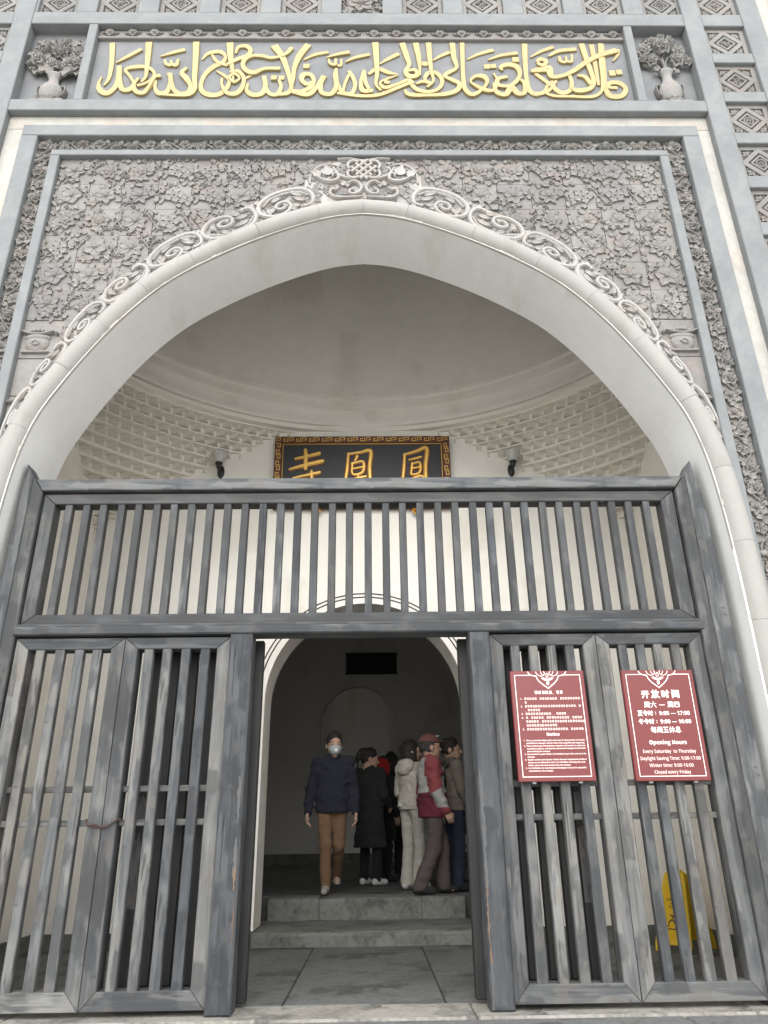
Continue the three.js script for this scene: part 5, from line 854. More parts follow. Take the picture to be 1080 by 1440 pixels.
{ // folding wet floor sign
  const t = thing('wet_floor_sign', 'yellow folding wet floor sign standing on the porch floor behind the right door leaf', 'wet floor sign', [2.60, 0, -2.06], -0.85);
  const yel = std('yellow_plastic', [0.72, 0.47, 0.02], { roughness: 0.45 });
  const cv = document.createElement('canvas'); cv.width = 256; cv.height = 512; const c = cv.getContext('2d'); c.fillStyle = '#d9ae12'; c.fillRect(0, 0, 256, 512); c.fillStyle = c.strokeStyle = '#1c1a12'; c.textAlign = 'center'; c.font = 'bold 40px sans-serif'; c.fillText('CAUTION', 128, 150); c.font = 'bold 34px sans-serif'; c.fillText('WET', 128, 190); c.fillText('FLOOR', 128, 222);
  c.lineWidth = 13; c.lineCap = 'round'; c.beginPath(); c.arc(150, 262, 15, 0, 7); c.fill(); c.beginPath(); c.moveTo(140, 285); c.lineTo(112, 330); c.lineTo(150, 352); c.lineTo(190, 380); c.moveTo(112, 330); c.lineTo(80, 350); c.lineTo(66, 395); c.moveTo(134, 296); c.lineTo(176, 312); c.moveTo(134, 296); c.lineTo(92, 288); c.stroke(); c.fillRect(60, 412, 130, 10);
  const tx = new THREE.CanvasTexture(cv); tx.colorSpace = THREE.SRGBColorSpace; const pm = std('yellow_sign_print', [1, 1, 1], { map: tx, roughness: 0.45 });
  const H = 0.60, outline = [[-0.15, 0], [-0.105, 0], [-0.085, 0.05], [0.085, 0.05], [0.105, 0], [0.15, 0], [0.155, 0.06], [0.10, 0.52], [0.085, 0.585], [0.06, H], [-0.06, H], [-0.085, 0.585], [-0.10, 0.52], [-0.155, 0.06]];
  for (const s of [1, -1]) {
    const sh = new THREE.Shape(outline.map((p) => new THREE.Vector2(...p))), hole = new THREE.Path(); hole.absellipse(0, 0.545, 0.035, 0.018, 0, Math.PI * 2); sh.holes.push(hole);
    const g = new THREE.ExtrudeGeometry(sh, { depth: 0.010, bevelEnabled: true, bevelThickness: 0.003, bevelSize: 0.003, bevelOffset: -0.003, bevelSegments: 1 });
    const pan = add(t, 'folding_panel', uvBox(g), yel); pan.position.set(0, 0, s * 0.21); pan.rotation.set(-s * 0.335, 0, 0); if (s < 0) { pan.rotation.y = Math.PI; pan.rotation.x = -s * 0.335; pan.rotation.order = 'XYZ'; }
    const lab = new THREE.PlaneGeometry(0.17, 0.40); lab.translate(0, 0.29, 0.0145); add(pan, 'printed_label', lab, pm);
  }
  add(t, 'hinge', cbox(-0.06, 0.06, 0.565, 0.585, -0.02, 0.02, 0.006, 'x'), yel);
}
{ // things on the far wall of the hall
  const t = thing('dark_plaque', 'dark rectangular plaque high on the far wall of the dim hall', 'plaque', [0.045, 4.42, -12.785]);
  add(t, 'board', cbox(-0.60, 0.60, 0, 0.44, 0, 0.05, 0.008, 'x'), M.black); add(t, 'frame_rail', cbox(-0.62, 0.62, 0.44, 0.47, 0, 0.065, 0.006, 'x'), M.woodBlack); add(t, 'frame_rail', cbox(-0.62, 0.62, -0.03, 0, 0, 0.065, 0.006, 'x'), M.woodBlack);
  const n = thing('notice_board', 'dark framed notice board on the far hall wall behind the man in the red jacket', 'notice board', [2.45, 0.95, -12.785]);
  add(n, 'board', cbox(-0.6, 0.6, 0, 1.42, 0, 0.03, 0.004), M.black); for (const s of [-1, 1]) add(n, 'frame_side', cbox(s * 0.6, s * 0.66, 0, 1.42, 0, 0.05, 0.006), M.woodBlack); add(n, 'frame_rail', cbox(-0.66, 0.66, 1.42, 1.48, 0, 0.05, 0.006, 'x'), M.woodBlack); add(n, 'frame_rail', cbox(-0.66, 0.66, -0.06, 0, 0, 0.05, 0.006, 'x'), M.woodBlack);
}

// ================================================================ people
// bodies and clothes are surfaces of distance fields: tapered capsules and ellipsoids joined by a smooth minimum
function n3(x, y, z, s) { const ix = Math.floor(x), iy = Math.floor(y), iz = Math.floor(z), f = (t) => t * t * (3 - 2 * t), u = f(x - ix), v = f(y - iy), w = f(z - iz), h = (a, b, c) => hash(ix + a + (iz + c) * 57, iy + b, s); return lerp(lerp(lerp(h(0, 0, 0), h(1, 0, 0), u), lerp(h(0, 1, 0), h(1, 1, 0), u), v), lerp(lerp(h(0, 0, 1), h(1, 0, 1), u), lerp(h(0, 1, 1), h(1, 1, 1), u), v), w); }
class Field {
  constructor(k = 0.03) { this.prims = []; this.k = k; this.cuts = []; this.ruffle = 0; }
  cap(a, b, ra, rb, tag = 0, k) { this.prims.push({ t: 0, a, b, ra, rb: rb ?? ra, tag, k: k ?? this.k }); return this; }
  ell(c, r, tag = 0, k) { this.prims.push({ t: 1, c, r, m: Math.min(...r), tag, k: k ?? this.k }); return this; }
  cut(f) { this.cuts.push(f); return this; }
  one(p, x, y, z) {
    if (p.t) { const ax = (x - p.c[0]) / p.r[0], ay = (y - p.c[1]) / p.r[1], az = (z - p.c[2]) / p.r[2]; return (Math.sqrt(ax * ax + ay * ay + az * az) - 1) * p.m; }
    const dx = p.b[0] - p.a[0], dy = p.b[1] - p.a[1], dz = p.b[2] - p.a[2], ex = x - p.a[0], ey = y - p.a[1], ez = z - p.a[2], t = clamp((ex * dx + ey * dy + ez * dz) / (dx * dx + dy * dy + dz * dz + 1e-9));
    return Math.hypot(ex - dx * t, ey - dy * t, ez - dz * t) - lerp(p.ra, p.rb, t);
  }
  at(x, y, z) {
    let d = 1e3; for (const p of this.prims) { const e = this.one(p, x, y, z), k = p.k; if (e - d > k) continue; const h = Math.max(k - Math.abs(d - e), 0) / k; d = Math.min(d, e) - h * h * k * 0.25; }
    if (this.ruffle && d < 0.05) d += this.ruffle * ((n3(x * 11, y * 17, z * 11, 5) - 0.5) * 1.4 + (n3(x * 26, y * 34, z * 26, 9) - 0.5) * 0.7);
    for (const c of this.cuts) d = Math.max(d, c(x, y, z));
    return d;
  }
  tagAt(x, y, z) { let b = 1e9, t = 0; for (const p of this.prims) { const e = this.one(p, x, y, z); if (e < b) { b = e; t = p.tag; } } return t; }
  mesh(cell, colour) {
    const lo = [1e9, 1e9, 1e9], hi = [-1e9, -1e9, -1e9];
    for (const p of this.prims) for (let i = 0; i < 3; i++) { if (p.t) { lo[i] = Math.min(lo[i], p.c[i] - p.r[i]); hi[i] = Math.max(hi[i], p.c[i] + p.r[i]); } else { const m = Math.max(p.ra, p.rb); lo[i] = Math.min(lo[i], p.a[i] - m, p.b[i] - m); hi[i] = Math.max(hi[i], p.a[i] + m, p.b[i] + m); } }
    const n = [0, 1, 2].map((i) => { lo[i] -= 2.5 * cell; hi[i] += 2.5 * cell; return Math.ceil((hi[i] - lo[i]) / cell) + 1; }), [nx, ny, nz] = n, V = new Float32Array(nx * ny * nz), id = new Int32Array(nx * ny * nz).fill(-1), P = [], I = [];
    let q = 0; for (let k = 0; k < nz; k++) for (let j = 0; j < ny; j++) for (let i = 0; i < nx; i++) V[q++] = this.at(lo[0] + i * cell, lo[1] + j * cell, lo[2] + k * cell);
    const at = (i, j, k) => i + nx * (j + ny * k), E = [[0, 1], [2, 3], [4, 5], [6, 7], [0, 2], [1, 3], [4, 6], [5, 7], [0, 4], [1, 5], [2, 6], [3, 7]];
    for (let k = 0; k < nz - 1; k++) for (let j = 0; j < ny - 1; j++) for (let i = 0; i < nx - 1; i++) {
      const c = []; let m = 0; for (let e = 0; e < 8; e++) { const v = V[at(i + (e & 1), j + ((e >> 1) & 1), k + (e >> 2))]; c.push(v); if (v < 0) m++; }
      if (!m || m === 8) continue;
      let x = 0, y = 0, z = 0, w = 0; for (const [a, b] of E) if ((c[a] < 0) !== (c[b] < 0)) { const t = c[a] / (c[a] - c[b]); x += (a & 1) + t * ((b & 1) - (a & 1)); y += ((a >> 1) & 1) + t * (((b >> 1) & 1) - ((a >> 1) & 1)); z += (a >> 2) + t * ((b >> 2) - (a >> 2)); w++; }
      id[at(i, j, k)] = P.length / 3; P.push(lo[0] + (i + x / w) * cell, lo[1] + (j + y / w) * cell, lo[2] + (k + z / w) * cell);
    }
    const st = [1, nx, nx * ny];
    for (let k = 1; k < nz - 1; k++) for (let j = 1; j < ny - 1; j++) for (let i = 1; i < nx - 1; i++) { const o = at(i, j, k); for (let a = 0; a < 3; a++) { const s0 = V[o] < 0, s1 = V[o + st[a]] < 0; if (s0 === s1) continue; const u = st[(a + 1) % 3], v = st[(a + 2) % 3], A = id[o], B = id[o - u], C = id[o - u - v], D = id[o - v]; if (A < 0 || B < 0 || C < 0 || D < 0) continue; s0 ? I.push(A, B, C, A, C, D) : I.push(A, C, B, A, D, C); } }
    const g = new THREE.BufferGeometry(); g.setAttribute('position', new THREE.Float32BufferAttribute(P, 3)); g.setIndex(I); g.computeVertexNormals();
    const uv = new Float32Array(P.length / 3 * 2); for (let i = 0; i < P.length / 3; i++) { uv[i * 2] = (P[i * 3] + P[i * 3 + 2]) * 1.5; uv[i * 2 + 1] = P[i * 3 + 1] * 1.5; } g.setAttribute('uv', new THREE.BufferAttribute(uv, 2));
    if (colour) { const C = new Float32Array(P.length); for (let i = 0; i < P.length; i += 3) C.set(colour(P[i], P[i + 1], P[i + 2], this.tagAt(P[i], P[i + 1], P[i + 2])), i); g.setAttribute('color', new THREE.BufferAttribute(C, 3)); }
    return g;
  }
}
const V3 = (a, b, t) => a.map((v, i) => lerp(v, b[i], t)), addv = (a, b, s = 1) => a.map((v, i) => v + b[i] * s), norm = (a) => { const l = Math.hypot(...a) || 1; return a.map((v) => v / l); }, cross = (a, b) => [a[1] * b[2] - a[2] * b[1], a[2] * b[0] - a[0] * b[2], a[0] * b[1] - a[1] * b[0]];
function handField(wrist, elbow, side, inward, curl = 0.5) { // a relaxed hand: palm, four unequal bent fingers, thumb from the side of the palm
  const f = new Field(0.010), d = norm(addv(wrist, elbow, -1)), pn = norm(addv(inward, d, -(inward[0] * d[0] + inward[1] * d[1] + inward[2] * d[2]))), w = norm(cross(d, pn)); // d along the hand, pn palm side, w across
  const sgn = w[2] > 0 ? 1 : -1, fw = w.map((v) => v * sgn); // towards the thumb (forward)
  f.cap(addv(elbow, addv(wrist, elbow, -1), 0.75), wrist, 0.030, 0.026);
  const L = [0.072, 0.080, 0.074, 0.058];
  for (let i = 0; i < 4; i++) {
    const off = 0.029 - i * 0.0195, root = addv(addv(wrist, d, 0.085 - 0.004 * Math.abs(i - 1)), fw, off);
    f.cap(addv(wrist, fw, off * 0.6), root, 0.016, 0.0125);
    let dir = norm(addv(d, pn, 0.25 + 0.3 * curl)), p = root;
    for (let s = 0; s < 3; s++) { const q = addv(p, dir, L[i] * [0.45, 0.32, 0.23][s]); f.cap(p, q, 0.0092 - 0.0008 * s, 0.0086 - 0.0009 * s, 0, 0.004); p = q; dir = norm(addv(dir, pn, 0.5 * curl + 0.15)); }
  }
  const t0 = addv(addv(wrist, d, 0.025), fw, 0.028), t1 = addv(addv(t0, d, 0.032), addv(fw, pn, 0.5), 0.020), t2 = addv(addv(t1, d, 0.028), pn, 0.014);
  f.cap(addv(wrist, fw, 0.012), t0, 0.018, 0.016); f.cap(t0, t1, 0.0135, 0.0115, 0, 0.008); f.cap(t1, t2, 0.0108, 0.009, 0, 0.004);
  return f;
}
const CLOTH = (n, c, o = {}) => std(n, c, { map: rep(T.cloth, 2, 2), roughness: 0.95, ...o });
const skinMat = std('skin', [0.42, 0.26, 0.185], { roughness: 0.6 }), hairMat = std('black_hair', [0.012, 0.010, 0.009], { roughness: 0.75 });
function person(label, pos, yaw, h, o) {
  const t = thing('person', label, 'person', pos, yaw), k = h / 1.7, put = (n, g, m, par = t) => { g.scale(k, k, k); return add(par, n, g, m); };
  const lean = o.lean ?? 0, sh = (y) => [0, y, lean * (y - 0.9)];
  const J = { hipL: [0.09, 0.90, 0], hipR: [-0.09, 0.90, 0], shL: [0.175, 1.395, lean * 0.5 - 0.01], shR: [-0.175, 1.395, lean * 0.5 - 0.01], elL: [0.245, 1.12, -0.02], elR: [-0.245, 1.12, -0.02], wrL: [0.255, 0.88, 0.05], wrR: [-0.255, 0.88, 0.05], knL: [0.095, 0.49, 0.02], knR: [-0.095, 0.49, 0.02], anL: [0.095, 0.085, -0.02], anR: [-0.095, 0.085, -0.02], ...o.J };
  const hc = addv(sh(1.592), o.head ?? [0, 0, 0.01]), ht = o.turn ?? 0, nod = o.nod ?? 0;
  // body: torso, limbs, neck; head and hands on finer grids, merged into one surface
  const b = new Field(0.05);
  b.ell(addv(sh(1.25), [0, 0, 0]), [0.15, 0.20, 0.09]).ell(addv(sh(1.0), [0, 0, 0]), [0.14, 0.14, 0.09]).cap(J.shL, J.shR, 0.055, 0.055).cap(sh(1.42), addv(hc, [0, -0.07, -0.015]), 0.052, 0.046);
  for (const s of ['L', 'R']) { b.cap(J['sh' + s], J['el' + s], 0.048, 0.038).cap(J['el' + s], J['wr' + s], 0.036, 0.026).cap(J['hip' + s], J['kn' + s], 0.075, 0.05).cap(J['kn' + s], J['an' + s], 0.048, 0.034).cap(J['an' + s], addv(J['an' + s], [0, -0.05, 0.1]), 0.032, 0.025); }
  const parts = [b.mesh(0.016)];
  const fine = o.fine ?? 0.006;
  for (const s of ['L', 'R']) parts.push(handField(J['wr' + s], J['el' + s], s, s === 'L' ? [-1, 0, 0.25] : [1, 0, 0.25], o.curl ?? 0.6).mesh(Math.max(0.0045, fine)));
  const hd = new Field(0.02);
  hd.ell([0, 0.012, -0.008], [0.074, 0.104, 0.094]).ell([0, -0.045, 0.022], [0.056, 0.062, 0.066]).cap([0, 0.012, 0.082], [0, -0.022, 0.100], 0.008, 0.0135, 0, 0.012).ell([0.078, -0.008, -0.012], [0.012, 0.031, 0.02], 0, 0.008).ell([-0.078, -0.008, -0.012], [0.012, 0.031, 0.02], 0, 0.008)
    .cap([-0.045, 0.032, 0.072], [0.045, 0.032, 0.072], 0.010, 0.010, 0, 0.016).ell([0, -0.058, 0.082], [0.022, 0.006, 0.008], 0, 0.006).ell([0, -0.068, 0.079], [0.018, 0.006, 0.008], 0, 0.006).ell([0, -0.098, 0.062], [0.022, 0.016, 0.018]).cap([0, -0.05, -0.02], [0, -0.13, -0.03], 0.05, 0.05);
  hd.cut((x, y, z) => 0.012 - Math.hypot(Math.abs(x) - 0.032, (y - 0.012) * 1.1, z - 0.092));
  const HM = new THREE.Matrix4().compose(new THREE.Vector3(...hc), new THREE.Quaternion().setFromEuler(new THREE.Euler(nod, ht, o.tilt ?? 0, 'YXZ')), new THREE.Vector3(1.2, 1.2, 1.2)), H = (g) => g.applyMatrix4(HM);
  parts.push(H(hd.mesh(fine)));
  put('body', mergeGeometries(parts.map((g) => g.toNonIndexed())), o.skin ?? skinMat);
  // face
  const eyeM = std('eye_dark', [0.012, 0.008, 0.006], { roughness: 0.2 }), lip = std('lips', [0.28, 0.13, 0.11]), whiteM = std('eye_white', [0.30, 0.26, 0.23], { roughness: 0.3 });
  for (const s of [-1, 1]) { put('eye', H(move(new THREE.SphereGeometry(0.0098, 10, 8), s * 0.032, 0.010, 0.0765)), whiteM); put('pupil', H(move(new THREE.SphereGeometry(0.0066, 8, 6), s * 0.032, 0.0095, 0.0805)), eyeM); const br = new THREE.CapsuleGeometry(0.0038, 0.026, 3, 6); br.rotateZ(Math.PI / 2 + s * 0.12); put('eyebrow', H(move(br, s * 0.033, 0.035, 0.0835)), hairMat); }
  const lp = new THREE.SphereGeometry(1, 10, 6); lp.scale(0.021, 0.006, 0.006); put('lips', H(move(lp, 0, -0.063, 0.086)), lip);
  // hair
  const hr = new Field(0.02), hairStyle = o.hair ?? 'short'; hr.ruffle = 0.013;
  hr.ell([0, 0.020, -0.012], [0.086, 0.120, 0.106]); if (o.capped) hr.cut((x, y, z) => z - 0.015);
  if (hairStyle === 'short') hr.cut((x, y, z) => (0.022 + 0.66 * z + 0.010 * Math.sin(x * 55 + 1) - 0.055 * smooth(0.045, 0.075, Math.abs(x)) - y) * 0.75).cut((x, y, z) => (y < 0.03 ? z - 0.03 : -1));
  if (hairStyle === 'bob') { hr.cap([0, 0.02, -0.03], [0, -0.13, -0.045], 0.095, 0.075).ell([0.06, -0.06, -0.01], [0.035, 0.09, 0.06]).ell([-0.06, -0.06, -0.01], [0.035, 0.09, 0.06]); hr.cut((x, y, z) => (z - 0.045 - (y > 0.05 ? (y - 0.05) * 1.4 : 0)) * 0.9); }
  if (hairStyle === 'tail') { hr.ell([0, 0.085, -0.09], [0.045, 0.042, 0.045]).cap([0, 0.08, -0.115], [0.01, -0.01, -0.15], 0.030, 0.026).cap([0.01, -0.01, -0.15], [0.02, -0.11, -0.14], 0.026, 0.014); hr.cut((x, y, z) => (z < -0.085 ? -1 : (0.0 + 0.75 * z - y) * 0.8)); }
  put('hair', H(hr.mesh(0.008)), o.hairMat ?? hairMat);
  if (hairStyle === 'tail') put('hair_tie', H(move(new THREE.TorusGeometry(0.030, 0.011, 8, 16), 0.003, 0.066, -0.123, 1.1, 0, 0)), CLOTH('pale_hair_tie', [0.45, 0.43, 0.42]));
  // shoes
  for (const s of ['L', 'R']) { const a = J['an' + s], f = new Field(0.025), dir = norm(o.foot?.[s] ?? [s === 'L' ? 0.15 : -0.15, 0, 1]); f.cap(addv([a[0], a[1] - 0.035, a[2]], dir, -0.045), addv([a[0], a[1] - 0.042, a[2]], dir, 0.15), 0.043, 0.036).cap(a, addv([a[0], a[1] - 0.03, a[2]], dir, 0.05), 0.045, 0.04); f.cut((x, y, z) => a[1] - 0.083 - y); put('shoe', f.mesh(0.009), o.shoes); }
  // trousers and jacket or coat
  const tr = new Field(0.04); tr.ruffle = 0.012; const fl = o.flare ?? 1; tr.ell([0, 0.95, 0], [0.165, 0.13, 0.115]);
  for (const s of ['L', 'R']) tr.cap(J['hip' + s], J['kn' + s], 0.092 * (o.wide ?? 1), 0.070 * (o.wide ?? 1), 0, 0.03).cap(J['kn' + s], addv(J['an' + s], [0, 0.0, 0]), 0.070 * (o.wide ?? 1), 0.060 * fl * (o.wide ?? 1), 0, 0.02);
  tr.cut((x, y, z) => y - 1.04); const low = Math.min(J.anL[1], J.anR[1]); tr.cut((x, y, z) => low - 0.05 - y);
  put('trousers', tr.mesh(0.011), o.trousers);
  const jk = new Field(0.045), pf = o.puff ?? 1, hem = o.hem ?? 0.86; jk.ruffle = o.ruffle ?? 0.012;
  jk.ell(sh(1.26), [0.195 * pf, 0.21, 0.13 * pf], 1).ell(sh(1.05), [0.19 * pf, 0.22, 0.135 * pf], 1).cap(J.shL, J.shR, 0.072 * pf, 0.072 * pf, 1).cap(sh(1.43), sh(1.475), 0.075, 0.07, 1, 0.03);
  if (hem < 0.8) jk.cap([0, 0.95, 0], [0, hem, 0.0], 0.17, 0.20 * (o.coatFlare ?? 1), 1);
  else jk.cap([0.05, 0.98, 0], [0.05, hem - 0.05, 0], 0.13 * pf, 0.135 * pf, 1).cap([-0.05, 0.98, 0], [-0.05, hem - 0.05, 0], 0.13 * pf, 0.135 * pf, 1);
  for (const s of ['L', 'R']) jk.cap(J['sh' + s], J['el' + s], 0.070 * pf, 0.058 * pf, 2, 0.03).cap(J['el' + s], V3(J['el' + s], J['wr' + s], 0.6), 0.058 * pf, 0.052 * pf, 3, 0.02).cap(V3(J['el' + s], J['wr' + s], 0.6), V3(J['el' + s], J['wr' + s], 0.93), 0.052 * pf, 0.042 * pf, 4, 0.02);
  jk.cut((x, y, z) => (Math.abs(x) < 0.24 && y < hem + 0.12 && jk.tagAt(x, y, z) === 1 ? hem - y : -1)); jk.cut((x, y, z) => y - 1.515);
  jk.cut((x, y, z) => (y > 1.44 ? 0.052 - Math.hypot(x, z - lean * 0.55 + 0.005) : -1));
  const jm = put(o.coatName ?? 'jacket', jk.mesh(0.011, o.paint), o.jacket);
  return { t, put, J, H, hc, sh };
}
const WHITE_SHOE = CLOTH('white_shoe', [0.55, 0.55, 0.53]), DARK_SHOE = CLOTH('dark_shoe', [0.02, 0.02, 0.02]);
{ // the man in a mask coming out
  const p = person('man in a grey face mask, navy jacket and brown trousers walking out', [-0.375, FL + 0.002, -3.99], 0.06, 1.61, {
    fine: 0.0045, head: [0.012, 0, 0.03], turn: 0.10, nod: 0.10, jacket: CLOTH('navy_jacket', [0.014, 0.015, 0.026]), trousers: CLOTH('brown_trousers', [0.17, 0.098, 0.052]), shoes: CLOTH('beige_shoe', [0.34, 0.31, 0.27]), hem: 0.84, puff: 1.06, ruffle: 0.019,
    J: { elR: [-0.262, 1.10, -0.03], wrR: [-0.285, 0.84, 0.03], elL: [0.245, 1.10, -0.04], wrL: [0.262, 0.83, 0.06], knR: [-0.075, 0.50, 0.10], anR: [-0.065, 0.085, 0.06], knL: [0.075, 0.50, -0.02], anL: [0.055, 0.17, -0.36] }, foot: { L: [0.1, -0.5, 1], R: [-0.12, 0, 1] }, curl: 0.7 });
  const mk = new Field(0.02); mk.ell([0, -0.045, 0.075], [0.050, 0.046, 0.050]).ell([0, -0.035, 0.055], [0.062, 0.048, 0.05]); mk.cut((x, y, z) => 0.035 - z); const mask = p.put('face_mask', p.H(mk.mesh(0.005)), CLOTH('grey_mask', [0.42, 0.44, 0.45]));
  const vl = new THREE.CylinderGeometry(0.014, 0.017, 0.014, 14); vl.rotateX(Math.PI / 2 - 0.2); p.put('mask_valve', p.H(move(vl, 0.004, -0.042, 0.124)), std('mask_valve', [0.7, 0.7, 0.7], { roughness: 0.4 }));
  for (const s of [-1, 1]) { const c = new THREE.CatmullRomCurve3([[s * 0.05, -0.03, 0.07], [s * 0.076, -0.015, 0.03], [s * 0.085, -0.005, -0.01]].map((q) => new THREE.Vector3(...q))); p.put('mask_strap', p.H(new THREE.TubeGeometry(c, 10, 0.003, 5)), CLOTH('mask_strap', [0.5, 0.5, 0.5])); }
  const col = new Field(0.012); for (const s of [-1, 1]) col.cap([s * 0.062, 1.485, -0.01], [s * 0.03, 1.435, 0.085], 0.022, 0.016).cap([s * 0.062, 1.485, -0.01], [s * 0.045, 1.505, -0.06], 0.022, 0.02); col.cap([0.045, 1.505, -0.06], [-0.045, 1.505, -0.06], 0.02, 0.02); p.put('collar', col.mesh(0.008), CLOTH('navy_collar', [0.014, 0.015, 0.026]));
  const pl = new Field(0.01).cap([0, 1.43, 0.122], [0, 0.86, 0.142], 0.010, 0.010); pl.ruffle = 0; p.put('zip_placket', pl.mesh(0.008), CLOTH('navy_placket', [0.020, 0.021, 0.034]));
}
person('woman in a long black coat with a pale hair tie seen from behind', [0.03, FL + 0.002, -5.42], 2.5, 1.585, { hair: 'tail', turn: -0.75, nod: 0.1, jacket: CLOTH('black_coat', [0.014, 0.0135, 0.0135]), coatName: 'coat', trousers: CLOTH('black_trousers', [0.006, 0.006, 0.006]), shoes: WHITE_SHOE, hem: 0.46, puff: 1.2, coatFlare: 1.15, ruffle: 0.016, J: { anL: [0.12, 0.085, 0.02], anR: [-0.13, 0.085, -0.02], knL: [0.11, 0.49, 0.03], knR: [-0.11, 0.49, 0.01], wrL: [0.20, 0.98, 0.17], wrR: [-0.2, 0.98, 0.17] } });
{
  const p = person('person in dark clothes with a red hooded scarf standing behind the woman in black', [0.21, FL + 0.002, -6.3], 2.2, 1.56, { jacket: CLOTH('dark_coat', [0.010, 0.009, 0.010]), coatName: 'coat', trousers: CLOTH('dark_trousers', [0.006, 0.006, 0.006]), shoes: DARK_SHOE, hem: 0.55 });
  const red = CLOTH('red_scarf', [0.40, 0.015, 0.015]), f = new Field(0.03); f.ruffle = 0.01; f.ell([0, 0.0, -0.02], [0.10, 0.13, 0.115]).cap([0, -0.08, -0.03], [0, -0.15, -0.03], 0.085, 0.11).cap([0.02, -0.15, -0.1], [0.06, -0.33, -0.13], 0.05, 0.03); f.cut((x, y, z) => (z - 0.055) * 0.9); p.put('scarf', p.H(f.mesh(0.01)), red);
}
person('person with black hair and dark coat at the back of the group in the hall', [0.34, FL + 0.002, -6.75], 2.9, 1.66, { jacket: CLOTH('dark_coat_b', [0.012, 0.011, 0.011]), coatName: 'coat', trousers: CLOTH('dark_trousers_b', [0.006, 0.006, 0.006]), shoes: DARK_SHOE, hem: 0.60, hair: 'bob' });
{
  const cream = CLOTH('cream_quilting', [0.46, 0.425, 0.36]);
  const p = person('woman in a short cream padded jacket and cream trousers standing with her back turned', [0.53, FL + 0.002, -4.55], 2.35, 1.58, { hair: 'bob', turn: -0.6, jacket: cream, trousers: CLOTH('cream_trousers', [0.42, 0.40, 0.345]), shoes: WHITE_SHOE, hem: 0.90, puff: 1.02, ruffle: 0.018, wide: 1.0, flare: 1.35, J: { wrL: [0.17, 1.05, 0.2], wrR: [-0.17, 1.05, 0.2], elL: [0.25, 1.12, 0.02], elR: [-0.25, 1.12, 0.02] } });
  const hood = new Field(0.04); hood.ruffle = 0.014; hood.ell([0, 1.43, -0.10], [0.13, 0.085, 0.075]).ell([0, 1.375, -0.135], [0.10, 0.07, 0.05]); p.put('hood', hood.mesh(0.010), cream);
  const band = new Field(0.03); band.ruffle = 0.02; band.ell([0, 0.965, 0], [0.205, 0.065, 0.155]); p.put('padded_hem', band.mesh(0.010), CLOTH('pale_quilting', [0.50, 0.485, 0.44]));
}
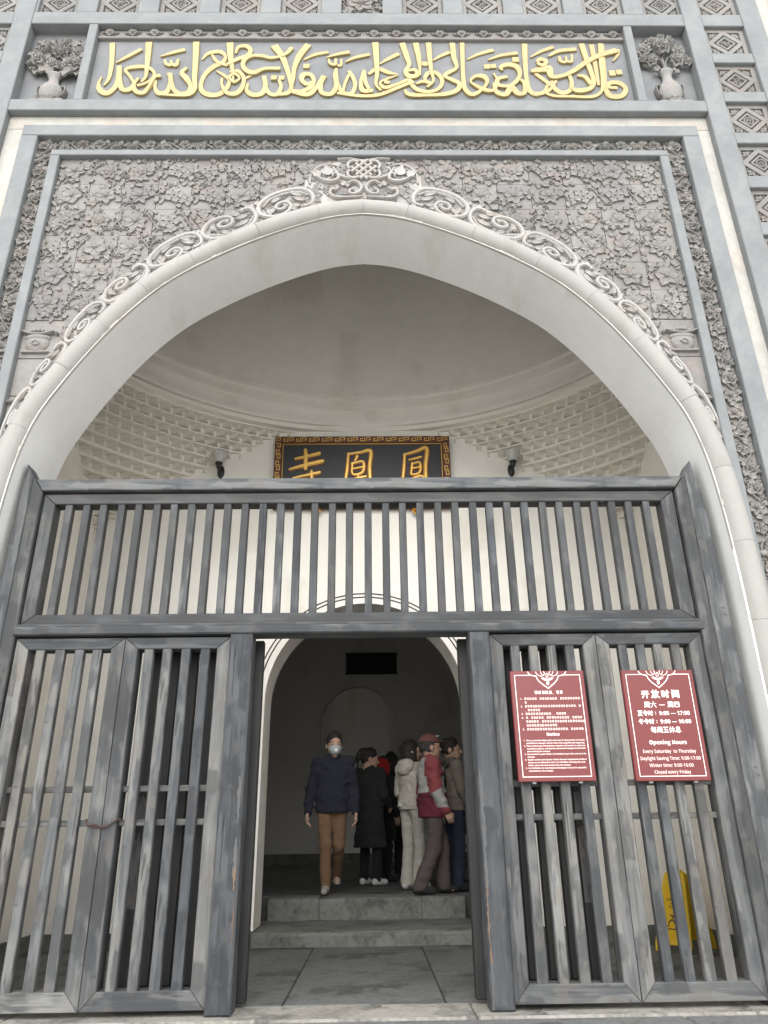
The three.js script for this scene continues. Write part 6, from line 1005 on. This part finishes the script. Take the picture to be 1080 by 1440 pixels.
{
  const wht = [0.40, 0.385, 0.36], red = [0.235, 0.050, 0.055], mar = [0.125, 0.015, 0.03];
  const m = new THREE.MeshStandardMaterial({ vertexColors: true, roughness: 0.95, map: rep(T.cloth, 2, 2) }); m.name = 'panelled_jacket';
  const trs = CLOTH('grey_brown_trousers', [0.088, 0.068, 0.064]);
  const p = person('man in a dull red cap and red and white panelled jacket seen from the side', [0.72, FL + 0.002, -3.86], 1.75, 1.56, {
    jacket: m, trousers: trs, shoes: DARK_SHOE, hem: 0.80, wide: 1.18, flare: 1.15, puff: 1.24, ruffle: 0.018, lean: -0.04, nod: -0.06, turn: 0.05, fine: 0.0045, capped: true, head: [0, 0, 0.03], hairMat: std('greying_hair', [0.03, 0.028, 0.026]),
    J: { elR: [-0.255, 1.10, -0.02], wrR: [-0.25, 0.86, 0.10], elL: [0.25, 1.1, -0.06], wrL: [0.25, 0.86, 0.0], knR: [-0.10, 0.48, -0.02], anR: [-0.10, 0.085, -0.21], knL: [0.09, 0.50, 0.13], anL: [0.09, 0.085, 0.12] },
    paint: (x, y, z, tag) => { const nz = 0.012 * (n3(x * 40, y * 40, z * 40, 3) - 0.5), up = tag === 2 || (tag === 1 && Math.abs(x) > 0.17 && y > 1.25); if (tag === 4) { return y < 0.905 ? red : wht; } if (tag === 3) return wht; if (up) return red; if (y + nz < 1.07) return mar; return y > 1.47 ? red : wht; } });
  const capM = CLOTH('dull_red_cap', [0.14, 0.055, 0.05]), cp = new Field(0.02); cp.ell([0, 0.05, -0.012], [0.090, 0.092, 0.110]); cp.cut((x, y, z) => 0.045 - 0.12 * z - y); p.put('cap', p.H(cp.mesh(0.007)), capM);
  const br = new Field(0.01).ell([0, 0.046, 0.115], [0.07, 0.012, 0.075]); br.cut((x, y, z) => 0.07 - z); p.put('cap_brim', p.H(br.mesh(0.006)), CLOTH('cap_brim', [0.10, 0.04, 0.035]));
  const sw = new Relief(); sw.ribbon([[-0.018, 0.004, 0.003], [-0.010, -0.006, 0.006], [0.0, -0.004, 0.004], [0.022, 0.010, 0.001]], 0, 0.003, { step: 0.004 }); const g = sw.geo(); g.rotateY(-Math.PI / 2 + 0.5); g.translate(-0.072, 0.105, 0.062); p.put('cap_mark', p.H(g), std('white_mark', [0.7, 0.7, 0.7]));
}
{
  const khaki = CLOTH('khaki_jacket', [0.17, 0.15, 0.115]);
  const p = person('person in a khaki jacket with a black backpack at the right edge of the doorway', [0.985, FL + 0.002, -4.25], 1.9, 1.57, { jacket: khaki, trousers: CLOTH('dark_blue_jeans', [0.022, 0.028, 0.05]), shoes: DARK_SHOE, hem: 0.88, puff: 1.05, turn: -0.5, J: { elL: [0.27, 1.1, 0.02], wrL: [0.25, 0.9, 0.14], elR: [-0.26, 1.12, 0.0], wrR: [-0.24, 0.90, 0.12] } });
  const pk = new Field(0.05); pk.ruffle = 0.01; pk.ell([0, 1.22, -0.19], [0.14, 0.20, 0.09]).ell([0, 1.12, -0.215], [0.12, 0.11, 0.08]); p.put('backpack', pk.mesh(0.011), CLOTH('black_backpack', [0.012, 0.012, 0.013]));
  const sp = new Field(0.01); for (const s of [-1, 1]) sp.cap([s * 0.11, 1.38, -0.12], [s * 0.115, 1.475, 0.0], 0.016, 0.016).cap([s * 0.115, 1.475, 0], [s * 0.13, 1.30, 0.14], 0.016, 0.016).cap([s * 0.13, 1.30, 0.14], [s * 0.19, 1.08, 0.03], 0.014, 0.014); p.put('strap', sp.mesh(0.009), CLOTH('black_strap', [0.012, 0.012, 0.013]));
}

scene.traverse((o) => { if (o.isMesh) o.castShadow = o.receiveShadow = true; });
renderer.render(scene, camera);
